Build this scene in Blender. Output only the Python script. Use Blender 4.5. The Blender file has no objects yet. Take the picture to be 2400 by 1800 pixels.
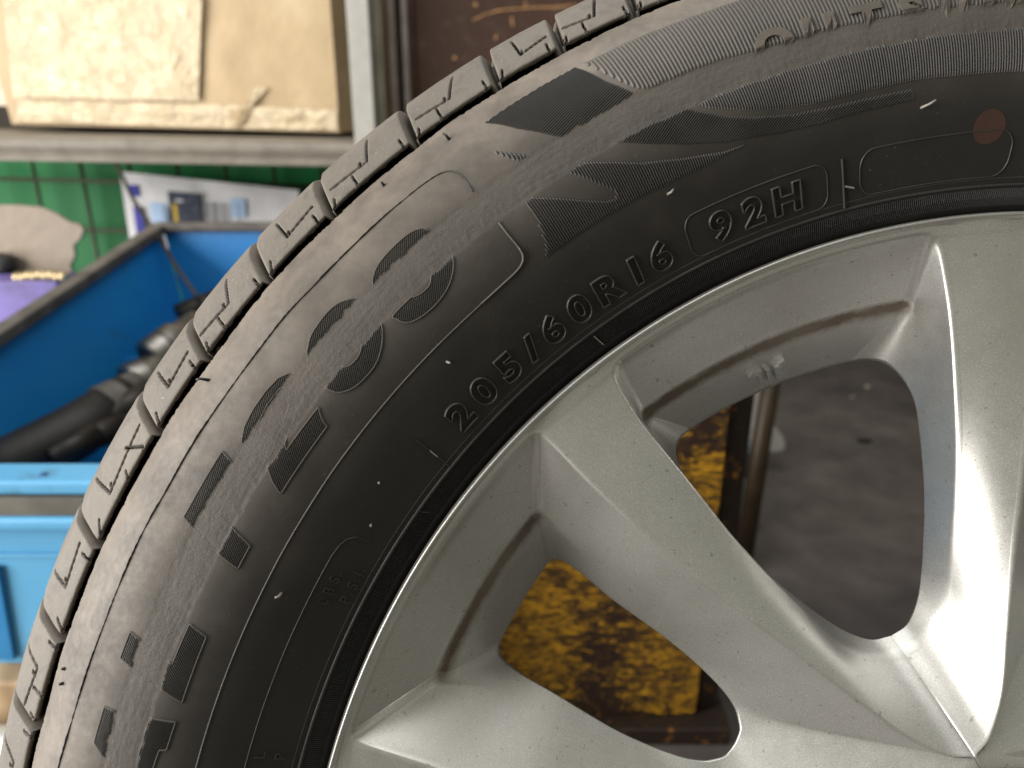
import bpy, bmesh, math, random
import numpy as np
from mathutils import Vector, Matrix

random.seed(7); np.random.seed(7)
D = bpy.data
SC = bpy.context.scene
COL = SC.collection
R = math.radians

# ------------------------------------------------------------------ camera, world, lights, exposure
cam_d = D.cameras.new('camera'); cam = D.objects.new('camera', cam_d); COL.objects.link(cam)
CAM_H, PITCH = 0.60, R(20)
cam.location = (0, 0, CAM_H); cam.rotation_euler = (R(90) - PITCH, 0, 0)
cam_d.sensor_width = 36; cam_d.lens = 27.25; cam_d.clip_start = .01; cam_d.clip_end = 60
cam_d.dof.use_dof = True; cam_d.dof.focus_distance = .235; cam_d.dof.aperture_fstop = 11
SC.camera = cam
wd = D.worlds.new('World'); SC.world = wd; wd.use_nodes = True
wd.node_tree.nodes['Background'].inputs[0].default_value = (.83, .81, .66, 1)
wd.node_tree.nodes['Background'].inputs[1].default_value = .31

def area(name, loc, target, sx, sy, power, color):
    l = D.lights.new(name, 'AREA'); l.shape = 'RECTANGLE'; l.size = sx; l.size_y = sy; l.energy = power; l.color = color
    o = D.objects.new(name, l); COL.objects.link(o); o.location = loc
    o.rotation_euler = (Vector(target) - Vector(loc)).to_track_quat('-Z', 'Y').to_euler(); return o
area('doorway_daylight', (-1.75, -.15, .75), (.05, .35, .45), 1.8, 1.5, 84, (1, .955, .90))
area('overhead_daylight', (-.15, .45, 2.25), (.1, .4, .4), 1.6, 1.4, 24, (1, .98, .95))
SC.view_settings.view_transform = 'Standard'; SC.view_settings.look = 'None'
SC.view_settings.exposure = 0; SC.view_settings.gamma = 1; SC.view_settings.use_curve_mapping = False
SC.cycles.max_bounces = 8

# ------------------------------------------------------------------ node helpers
class NT:
    def __init__(self, name):
        self.m = D.materials.new(name); self.m.use_nodes = True
        self.t = self.m.node_tree; self.b = self.t.nodes['Principled BSDF']
    def n(self, kind, **kw):
        nd = self.t.nodes.new(kind)
        for k, v in kw.items():
            if k.startswith('i_'):
                key = k[2:]
                nd.inputs[int(key) if key.isdigit() else key.replace('_', ' ')].default_value = v
            else: setattr(nd, k, v)
        return nd
    def l(self, a, b): self.t.links.new(a, b)
    def noise(self, scale, detail=4, rough=.55, vec=None, dist=0):
        nd = self.n('ShaderNodeTexNoise'); nd.inputs['Scale'].default_value = scale
        nd.inputs['Detail'].default_value = detail; nd.inputs['Roughness'].default_value = rough; nd.inputs['Distortion'].default_value = dist
        if vec is None:
            if not hasattr(self, 'tc'): self.tc = self.n('ShaderNodeTexCoord')
            vec = self.tc.outputs['Object']
        self.l(vec, nd.inputs['Vector']); return nd.outputs['Fac']
    def ramp(self, fac, stops, interp='LINEAR'):
        nd = self.n('ShaderNodeValToRGB'); cr = nd.color_ramp; cr.interpolation = interp
        while len(cr.elements) < len(stops): cr.elements.new(.5)
        for e, (p, c) in zip(cr.elements, stops):
            e.position = p; e.color = (c, c, c, 1) if isinstance(c, (int, float)) else tuple(c) + (1,)
        self.l(fac, nd.inputs[0]); return nd.outputs[0]
    def mix(self, fac, a, b, mode='MIX'):
        nd = self.n('ShaderNodeMix', data_type='RGBA', blend_type=mode)
        for s, v in ((nd.inputs[0], fac), (nd.inputs[6], a), (nd.inputs[7], b)):
            if isinstance(v, bpy.types.NodeSocket): self.l(v, s)
            elif isinstance(v, (int, float)): s.default_value = v if s is nd.inputs[0] else (v, v, v, 1)
            else: s.default_value = tuple(v) + (1,)
        return nd.outputs[2]
    def math(self, op, a, b=0, clamp=False):
        nd = self.n('ShaderNodeMath', operation=op, use_clamp=clamp)
        for s, v in ((nd.inputs[0], a), (nd.inputs[1], b)):
            if isinstance(v, bpy.types.NodeSocket): self.l(v, s)
            else: s.default_value = v
        return nd.outputs[0]
    def attr(self, name): return self.n('ShaderNodeAttribute', attribute_name=name).outputs['Fac']
    def bump(self, h, strength, dist):
        nd = self.n('ShaderNodeBump'); nd.inputs['Distance'].default_value = dist
        if isinstance(strength, bpy.types.NodeSocket): self.l(strength, nd.inputs['Strength'])
        else: nd.inputs['Strength'].default_value = strength
        self.l(h, nd.inputs['Height']); self.l(nd.outputs[0], self.b.inputs['Normal']); return nd
    def set(self, **kw):
        for k, v in kw.items():
            s = self.b.inputs[k.replace('_', ' ')]
            if isinstance(v, bpy.types.NodeSocket): self.l(v, s)
            elif isinstance(v, tuple) and len(v) == 3: s.default_value = v + (1,)
            else: s.default_value = v
        return self.m

def simple(name, c, rough=.6, metal=0, var=.25, scale=30, bump=0.0):
    t = NT(name); f = t.noise(scale, 5, .6)
    dark = tuple(x * (1 - var) for x in c); lite = tuple(min(1, x * (1 + var)) for x in c)
    t.set(Base_Color=t.ramp(f, [(.3, dark), (.7, lite)]), Roughness=rough, Metallic=metal)
    if bump: t.bump(t.noise(scale * 6, 3, .6), bump, .002)
    return t.m

# ---- rubber: dust sits on the shoulder, the scuffed band is grey, the rest is black
def rubber_sidewall():
    t = NT('rubber_sidewall')
    s = t.attr('across'); w = t.attr('wear')
    big = t.noise(24, 5, .6); fine = t.noise(420, 4, .7); mott = t.noise(90, 5, .65)
    base = t.mix(big, (.016, .0155, .0155), (.030, .0275, .025))
    dustf = t.ramp(s, [(.0, .0), (.36, .02), (.46, .14), (.56, .36), (.68, .62), (.80, .86), (.95, 1)])
    dustn = t.ramp(t.math('ADD', t.math('MULTIPLY', big, .6), t.math('MULTIPLY', mott, .4)), [(.36, .45), (.62, 1.0)])
    dust = t.mix(mott, (.150, .128, .108), (.235, .200, .165))
    c = t.mix(t.math('MULTIPLY', dustf, dustn), base, dust)
    rub = t.mix(fine, (.066, .060, .054), (.116, .106, .095))
    c = t.mix(t.math('MULTIPLY', w, .62), c, rub)
    # brown smears
    br = t.ramp(t.noise(38, 3, .5), [(.62, 0), (.74, .5)])
    c = t.mix(br, c, (.055, .040, .030))
    sp = t.ramp(t.noise(900, 2, .5), [(.735, 0), (.76, 1)])
    c = t.mix(t.math('MULTIPLY', sp, .2), c, (.35, .33, .30))
    t.set(Base_Color=c, Roughness=t.ramp(fine, [(.3, .50), (.7, .68)]), Specular_IOR_Level=.42)
    grit = t.math('ADD', t.noise(1700, 3, .7), t.math('MULTIPLY', t.noise(700, 2, .6), .6))
    t.bump(grit, t.math('ADD', t.math('MULTIPLY', w, .17), .06), .0008)
    return t.m
def rubber_tread():
    t = NT('rubber_tread')
    big = t.noise(30, 5, .6); fine = t.noise(600, 4, .7); mott = t.noise(150, 5, .65)
    c = t.mix(big, (.118, .105, .091), (.180, .160, .138))
    c = t.mix(t.ramp(mott, [(.52, 0), (.72, .55)]), c, (.075, .066, .058))
    d = t.attr('depth')  # undusted rubber and painted shade blacken cuts, grooves and undercuts
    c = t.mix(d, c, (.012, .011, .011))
    sp = t.ramp(t.noise(1100, 2, .5), [(.72, 0), (.75, 1)])
    c = t.mix(t.math('MULTIPLY', sp, .6), c, (.45, .42, .38))
    t.set(Base_Color=c, Roughness=.62, Specular_IOR_Level=.4)
    t.bump(t.math('ADD', fine, mott), .18, .0008)
    return t.m
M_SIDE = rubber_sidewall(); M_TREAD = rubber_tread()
M_BLACK = simple('rubber_black', (.016, .0155, .015), .55, 0, .3, 200, .15)
M_HATCH = simple('rubber_hatch', (.040, .037, .034), .50, 0, .25, 60, 0)
M_HATCH_D = simple('rubber_hatch_dusty', (.082, .074, .066), .55, 0, .2, 50, 0)
M_TEXT = simple('rubber_text', (.040, .038, .036), .42, 0, .25, 100, 0)
M_LINE = simple('rubber_mould_line', (.115, .105, .095), .5, 0, .3, 120, 0)
M_WHISK = simple('rubber_whisker', (.33, .30, .27), .5, 0, .2, 200, 0)
def silver():
    t = NT('silver_paint')
    fl = t.noise(2600, 2, .8); big = t.noise(18, 4, .6); mid = t.noise(120, 5, .7)
    c = t.mix(big, (.58, .58, .565), (.68, .68, .66))
    c = t.mix(t.ramp(fl, [(.50, 0), (.68, 1)]), c, (.88, .88, .87))
    d = t.attr('grime')
    stain = t.ramp(t.math('MULTIPLY', d, t.math('ADD', t.math('MULTIPLY', mid, .9), .45)), [(.22, 0), (.75, 1)])
    c = t.mix(t.math('MULTIPLY', stain, .93), c, (.075, .042, .017))
    spk = t.ramp(t.noise(500, 3, .6), [(.655, 0), (.72, .6)])
    c = t.mix(spk, c, (.26, .23, .19))
    film = t.ramp(t.math('MULTIPLY', big, t.noise(6, 3, .5)), [(.20, 0), (.36, .35)])
    c = t.mix(film, c, (.40, .37, .31))
    metal = t.math('SUBTRACT', .88, t.math('MULTIPLY', stain, .75))
    rough = t.math('ADD', t.ramp(mid, [(.3, .38), (.7, .45)]), t.math('MULTIPLY', stain, .3))
    t.set(Base_Color=c, Metallic=metal, Roughness=rough, Coat_Weight=.22, Coat_Roughness=.18)
    t.bump(fl, .06, .0004)
    return t.m
M_SILVER = silver()

# ------------------------------------------------------------------ mesh helpers
def mesh_obj(name, verts, faces, mat, parent=None, smooth=True, attrs=None):
    me = D.meshes.new(name); me.from_pydata([tuple(v) for v in verts], [], [tuple(f) for f in faces])
    if smooth: me.polygons.foreach_set('use_smooth', [True] * len(me.polygons))
    if mat: me.materials.append(mat)
    for k, a in (attrs or {}).items():
        at = me.attributes.new(k, 'FLOAT', 'POINT'); at.data.foreach_set('value', np.asarray(a, dtype=np.float32))
    me.update()
    o = D.objects.new(name, me); COL.objects.link(o)
    if parent: o.parent = parent
    return o
def grid_faces(nr, nc, off=0, close=False, flip=False):
    r, c = np.meshgrid(np.arange(nr - 1), np.arange(nc if close else nc - 1), indexing='ij')
    a = off + r * nc + c; b = off + r * nc + (c + 1) % nc
    f = np.stack([a, b, b + nc, a + nc], -1).reshape(-1, 4)
    return f[:, ::-1] if flip else f
def tag(o, label, cat=None, group=None, kind=None):
    if label: o['label'] = label
    if cat: o['category'] = cat
    if group: o['group'] = group
    if kind: o['kind'] = kind
    return o
def empty(name, loc=(0, 0, 0)):
    o = D.objects.new(name, None); COL.objects.link(o); o.location = loc; o.empty_display_size = .02; return o
class MB:
    def __init__(self): self.v = []; self.f = []
    def add(self, vs, fs):
        n = len(self.v); self.v += [tuple(v) for v in vs]; self.f += [tuple(i + n for i in f) for f in fs]; return self
    def box(self, lo, hi, mtx=None):
        x0, y0, z0 = lo; x1, y1, z1 = hi
        vs = [Vector(p) for p in ((x0, y0, z0), (x1, y0, z0), (x1, y1, z0), (x0, y1, z0), (x0, y0, z1), (x1, y0, z1), (x1, y1, z1), (x0, y1, z1))]
        if mtx: vs = [mtx @ v for v in vs]
        return self.add(vs, [(0, 3, 2, 1), (4, 5, 6, 7), (0, 1, 5, 4), (1, 2, 6, 5), (2, 3, 7, 6), (3, 0, 4, 7)])
    def tube(self, pts, rad, n=10, cap=True):
        pts = [Vector(p) for p in pts]; rads = rad if isinstance(rad, (list, tuple)) else [rad] * len(pts)
        vs = []; ref = Vector((.3, .2, .93))
        for i, p in enumerate(pts):
            d = (pts[min(i + 1, len(pts) - 1)] - pts[max(i - 1, 0)]).normalized()
            if abs(d.dot(ref)) > .95: ref = Vector((.9, .1, .2))
            a = d.cross(ref).normalized(); b = d.cross(a)
            vs += [p + rads[i] * (math.cos(t) * a + math.sin(t) * b) for t in [2 * math.pi * k / n for k in range(n)]]
        fs = [tuple(int(q) for q in f) for f in grid_faces(len(pts), n, 0, True)]
        if cap: fs += [tuple(range(n))[::-1], tuple(range((len(pts) - 1) * n, len(pts) * n))]
        return self.add(vs, fs)
    def obj(self, name, mat, parent=None, smooth=False, bevel=0, seg=2):
        o = mesh_obj(name, self.v, self.f, mat, parent, smooth)
        if bevel:
            m = o.modifiers.new('bevel', 'BEVEL'); m.width = bevel; m.segments = seg; m.limit_method = 'ANGLE'; m.angle_limit = R(35)
            o.data.polygons.foreach_set('use_smooth', [True] * len(o.data.polygons))
            w = o.modifiers.new('normals', 'WEIGHTED_NORMAL'); w.keep_sharp = True
        return o
def catmull(P, n=20):
    P = np.asarray(P, float); P = np.vstack([2 * P[0] - P[1], P, 2 * P[-1] - P[-2]]); out = []
    for i in range(1, len(P) - 2):
        for u in np.arange(n) / n:
            a, b, c, d = P[i - 1:i + 3]
            out.append(.5 * ((2 * b) + (-a + c) * u + (2 * a - 5 * b + 4 * c - d) * u * u + (-a + 3 * b - 3 * c + d) * u ** 3))
    out.append(P[-2]); return np.array(out)
def vnoise(x, y, seed=0):
    """smooth value noise on arrays"""
    xi = np.floor(x).astype(np.int64); yi = np.floor(y).astype(np.int64); xf = x - xi; yf = y - yi
    def h(a, b):
        n = (a * 374761393 + b * 668265263 + seed * 974711) & 0x7fffffff
        n = (n ^ (n >> 13)) * 1274126177 & 0x7fffffff
        return ((n ^ (n >> 16)) & 0xffff) / 65535.
    u = xf * xf * (3 - 2 * xf); v = yf * yf * (3 - 2 * yf)
    return (h(xi, yi) * (1 - u) + h(xi + 1, yi) * u) * (1 - v) + (h(xi, yi + 1) * (1 - u) + h(xi + 1, yi + 1) * u) * v

# ------------------------------------------------------------------ the wheel, leaning back on the floor
wheel = empty('car_wheel')
wheel.matrix_world = Matrix(((.99996869, 0, .00791288, .15930643), (.00734373, .37239704, -.92804446, .152012),
                             (-.00294673, .92807351, .37238538, -.23429039 + CAM_H), (0, 0, 0, 1)))
tag(wheel, 'black punctured tyre with scuffed sidewall on a silver alloy rim, filling the picture', 'wheel')

# tyre profile (radius, axial) from the bead outwards
PR = np.array([(.2180, -.016), (.2200, -.0115), (.2222, -.0065), (.2250, -.0035), (.2283, -.0016), (.2330, .0012), (.240, .0053), (.247, .0088),
               (.2538, .0114), (.2610, .0132), (.268, .0138), (.275, .0132), (.282, .0118), (.2906, .0086), (.296, .0050), (.3005, .0010), (.3035, -.0025), (.306, -.0055)])
PF = catmull(PR, 40)
PS = np.concatenate([[0], np.cumsum(np.linalg.norm(np.diff(PF, axis=0), axis=1))]) * 1000
TG = np.gradient(PF, axis=0); TG /= np.linalg.norm(TG, axis=1)[:, None]
NR = np.stack([-TG[:, 1], TG[:, 0]], 1)
def surf(th, s, h=0.):
    th = np.radians(np.asarray(th, float)); s = np.asarray(s, float)
    r = np.interp(s, PS, PF[:, 0]) + h * np.interp(s, PS, NR[:, 0]); z = np.interp(s, PS, PF[:, 1]) + h * np.interp(s, PS, NR[:, 1])
    return np.stack([r * np.cos(th), r * np.sin(th), z], -1)
UM = 275 * math.pi / 180     # mm of arc per degree at mid height
def sstep(x, a, b):
    t = np.clip((x - a) / (b - a), 0, 1); return t * t * (3 - 2 * t)
def wear(th, s):
    """the rubbed band round the sidewall: 1 where the surface is ground away"""
    th = np.asarray(th, float); s = np.asarray(s, float)
    e = (vnoise(th * 9, s * .3, 3) - .5) * .5 + (vnoise(th * 2.1, s * .1, 5) - .5) * .9
    lo = 62.2 + e * .7; hi = 70.4 + 2.0 * sstep(th, 107, 117) + e
    return sstep(s, lo - .35, lo + .35) * (1 - sstep(s, hi - 1.0, hi + .6))
def scuff(th, s):
    """softer: how grey the rubbing left the rubber"""
    e = (vnoise(th * 3, s * .2, 6) - .5) * 2.0 + (vnoise(th * 14, s * .4, 7) - .5) * .8
    return sstep(s, 61.6 + e * .3, 63.4 + e * .3) * (1 - sstep(s, 69.5 + e, 78 + e))
def relief(th, s):
    w = wear(th, s)
    broad = sstep(s, 58, 64) * (1 - sstep(s, 72, 78))
    h = -.00012 * w - .00022 * broad
    h = h + w * (vnoise(th * 9, s * 1.7, 11) - .5) * .00007 + w * (vnoise(th * 1.2, s * 2.6, 12) - .5) * .00008
    h = h + sstep(s, 62, 62.8) * (1 - sstep(s, 64, 66)) * (vnoise(th * 7, s * .12, 13) - .5) * .00020
    h = h + (vnoise(th * .35, s * .06, 21) - .5) * .0007 * sstep(s, 30, 45)
    h = h + (vnoise(th * 3.3, s * .5, 22) - .5) * .00010 * sstep(s, 78, 88)
    return h
def on(th, s, h=0.): return surf(th, s, relief(np.asarray(th, float), np.asarray(s, float)) + h)

S_END = 103.5
def sidewall(t0, t1, dt, ds, name, parent):
    th = np.arange(t0, t1 + dt * .5, dt); s = np.append(np.arange(0, S_END, ds), S_END)
    T, S = np.meshgrid(th, s, indexing='ij')
    Sx = np.minimum(S, S_END + (vnoise(T * 3.1, T * 0, 31) - .5) * 1.1 * (S > S_END - 2.2) + (vnoise(T * 11, T * 0, 32) - .5) * 1.3 * (S > S_END - 1.2))
    P = on(T, Sx); A = Sx / 110.; Wv = scuff(T, Sx)
    # the torn edge turns down into the shoulder groove
    e = P[:, -1]; rad = np.linalg.norm(e[:, :2], axis=1, keepdims=True); u = e[:, :2] / rad
    d1 = np.concatenate([u * (rad + .00035), e[:, 2:] - .0012], 1); d2 = np.concatenate([u * (rad + .0005), e[:, 2:] - .009], 1)
    P = np.concatenate([P, d1[:, None], d2[:, None]], 1)
    A = np.concatenate([A, A[:, -1:], A[:, -1:] * 0 + .2], 1); Wv = np.concatenate([Wv, Wv[:, -1:] * 0, Wv[:, -1:] * 0], 1)
    nr, nc = P.shape[:2]
    return mesh_obj(name, P.reshape(-1, 3), grid_faces(nr, nc, flip=True).tolist(), M_SIDE, parent, True, {'across': A.ravel(), 'wear': Wv.ravel()})

tyre = sidewall(84, 188, .11, .5, 'tyre', wheel)
tag(tyre, 'black rubber tyre sidewall with a grey rubbed band')
sidewall(188, 444, 1.0, 2.5, 'sidewall', tyre)

def revolve(prof, t0, t1, nt, close=False):
    th = np.radians(np.linspace(t0, t1, nt, endpoint=not close)); prof = np.asarray(prof)
    P = np.stack([prof[None, :, 0] * np.cos(th)[:, None], prof[None, :, 0] * np.sin(th)[:, None], np.repeat(prof[None, :, 1], nt, 0)], -1)
    return P
def rev_obj(name, prof, mat, parent, nt=360, attrs=None):
    P = revolve(prof, 0, 360, nt, True).transpose(1, 0, 2); n = len(prof)
    return mesh_obj(name, P.reshape(-1, 3), grid_faces(n, nt, 0, True).tolist(), mat, parent, True,
                    {k: np.repeat(np.asarray(a), nt) for k, a in (attrs or {}).items()})
# groove floor under the blocks, the tread and the far sidewall
casing = [(.3042, -.012), (.3062, -.0125), (.3110, -.0130), (.3155, -.0165), (.3185, -.0215), (.3200, -.030), (.3212, -.045),
          (.3215, -.058), (.3265, -.0585), (.3270, -.062), (.3272, -.078), (.3270, -.0795), (.3205, -.080), (.3205, -.088), (.3270, -.0885), (.3272, -.105), (.3270, -.1065),
          (.3205, -.107), (.3205, -.115), (.3270, -.1155), (.3268, -.132), (.3262, -.148), (.3235, -.164), (.317, -.174), (.306, -.182), (.290, -.188), (.268, -.191), (.245, -.186), (.228, -.176), (.219, -.168)]
rev_obj('casing', casing, M_TREAD, tyre, 480, {'depth': [1, 1, .75, .2, .15, .15] + [.3] * (len(casing) - 6)})  # shade painted into the groove floor, blackest beside the sidewall gap

# ---- shoulder tread blocks
BP = catmull([(.3078, -.0118), (.3071, -.0072), (.3067, -.0050), (.3076, -.0041), (.3130, -.0074), (.3168, -.0100), (.3188, -.0120), (.3203, -.0145), (.3224, -.0182), (.3240, -.0240), (.3252, -.032), (.3261, -.044), (.3264, -.056)], 30)
BS = np.concatenate([[0], np.cumsum(np.linalg.norm(np.diff(BP, axis=0), axis=1))]) * 1000
BT = np.gradient(BP, axis=0); BT /= np.linalg.norm(BT, axis=1)[:, None]; BN = np.stack([-BT[:, 1], BT[:, 0]], 1)
B0 = 6.0                              # path length at the block's lower lip
def seg_dist(x, y, a, b):
    ax, ay = a; dx, dy = b[0] - ax, b[1] - ay
    t = np.clip(((x - ax) * dx + (y - ay) * dy) / (dx * dx + dy * dy + 1e-9), 0, 1)
    return np.hypot(x - ax - t * dx, y - ay - t * dy)
def tread_block(th0, th1, kind, seed):
    """th0 < th1; across coordinate b (mm) from the lower lip outwards"""
    rm = 315 * math.pi / 180; L = (th1 - th0) * rm
    gap = 1.55
    na = int((L - 2 * gap) / .33); a = np.linspace(gap, L - gap, na)
    b = np.concatenate([np.arange(0, 5.5, .5), np.arange(5.5, 26, .33), np.linspace(26, BS[-1], 14)])
    A, Bm = np.meshgrid(a, b, indexing='ij')
    slant = np.clip((Bm - B0) / 20., 0, 1.6) * .9
    q = np.minimum(A - gap, L - gap - A)
    rnd = np.clip(1 - q / .7, 0, 1)
    dep = .28 * rnd ** 2
    b2 = Bm - B0; x = A / L
    blk = np.zeros_like(A)
    rs = random.Random(seed)
    segs = []
    j = lambda v: v + rs.uniform(-.02, .02)
    if kind == 0:
        p = [(j(.62) * L, 16.5), (j(.56) * L, 7.0), (j(.14) * L, 8.8)]; ticks = [(.86, 5.2, .90, 1.6), (.18, 5.6, .16, 1.4)]; dot = (.52, 8.4)
    elif kind == 1:
        p = [(j(.40) * L, 16.5), (j(.48) * L, 7.2), (j(.90) * L, 8.6)]; ticks = [(.12, 5.5, .10, 1.6), (.66, 6.6, .64, 2.0), (.90, 4.4, .92, 1.4)]; dot = (.54, 8.8)
    else:
        p = [(j(.70) * L, 16.5), (j(.62) * L, 5.6), (j(.08) * L, 9.0)]; ticks = [(.30, 9.4, .16, 2.8), (.84, 5.0, .90, 1.8), (.40, 4.0, .42, 1.6)]; dot = (.58, 7.4)
    segs = [(p[0], p[1], .32), (p[1], p[2], .32)]
    for (xa, ya, xb, yb) in ticks: segs.append(((xa * L, ya), (xb * L, yb), .29)); segs.append(((xb * L, yb), (xb * L + .05, yb), .42))
    segs.append(((dot[0] * L, dot[1]), (dot[0] * L + .1, dot[1] - .3), .40))
    for a0, a1, w in segs:
        d = seg_dist(A, b2, a0, a1); f = 1 - sstep(d, w * .75, w * 1.5)
        blk = np.maximum(blk, f)
        dep = np.maximum(dep, 1.9 * f)
        lip = np.exp(-((d - w * 2.2) / .3) ** 2) * .05; dep = dep - lip * (f < .2)
    # a small shiny bump beside each vent tick
    for (xa, ya, xb, yb) in ticks:
        dep = dep - .35 * np.exp(-((A - xb * L - .7) ** 2 + (b2 - yb + .5) ** 2) / .22)
    dep = dep + (vnoise(A * .35 + seed * 7, Bm * .35, 41) - .5) * .12 + (vnoise(A * 1.3 + seed * 3, Bm * 1.3, 42) - .5) * .05
    # ragged flash on the lower lip
    lipz = np.exp(-((b2 + .3) / .7) ** 2); dep = dep + lipz * (vnoise(A * 1.1 + seed * 13, Bm * 0, 43) - .35) * .9
    th = th0 + A / rm - slant
    r = np.interp(Bm, BS, BP[:, 0]) - dep * .001 * np.interp(Bm, BS, BN[:, 0]); z = np.interp(Bm, BS, BP[:, 1]) - dep * .001 * np.interp(Bm, BS, BN[:, 1])
    def ring(i, out, h):
        t = th[i] + out / rm
        return np.stack([(r[i] - h * .001) * np.cos(np.radians(t)), (r[i] - h * .001) * np.sin(np.radians(t)), z[i] - h * .0009], -1)
    P = np.stack([r * np.cos(np.radians(th)), r * np.sin(np.radians(th)), z], -1)
    P = np.concatenate([ring(0, -1.5, 3.6)[None], ring(0, -.8, 1.6)[None], P, ring(-1, .35, 1.6)[None], ring(-1, .7, 3.6)[None]], 0)
    pad = np.zeros((1, len(b)))
    under = 1 - sstep(Bm, B0 - 1.4, B0 - .5)  # black below the lip: undusted rubber with the undercut's shade painted in
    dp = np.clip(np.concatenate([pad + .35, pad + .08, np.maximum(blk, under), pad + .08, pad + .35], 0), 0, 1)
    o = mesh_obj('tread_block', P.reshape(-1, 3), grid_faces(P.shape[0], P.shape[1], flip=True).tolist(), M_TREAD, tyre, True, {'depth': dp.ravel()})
    return o
GR = [88.0, 93.2, 98.6, 103.6, 108.9, 113.51, 118.18, 122.41, 128.11, 134.35, 139.43, 144.96, 149.89, 156.90, 162.38, 167.32, 172.6, 178.4, 184.2]
KD = [1, 0, 1, 0, 1, 1, 0, 1, 1, 0, 1, 0, 2, 0, 1, 1, 0, 1]
for i in range(len(GR) - 1): tread_block(GR[i], GR[i + 1], KD[i], i + 1)

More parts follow.
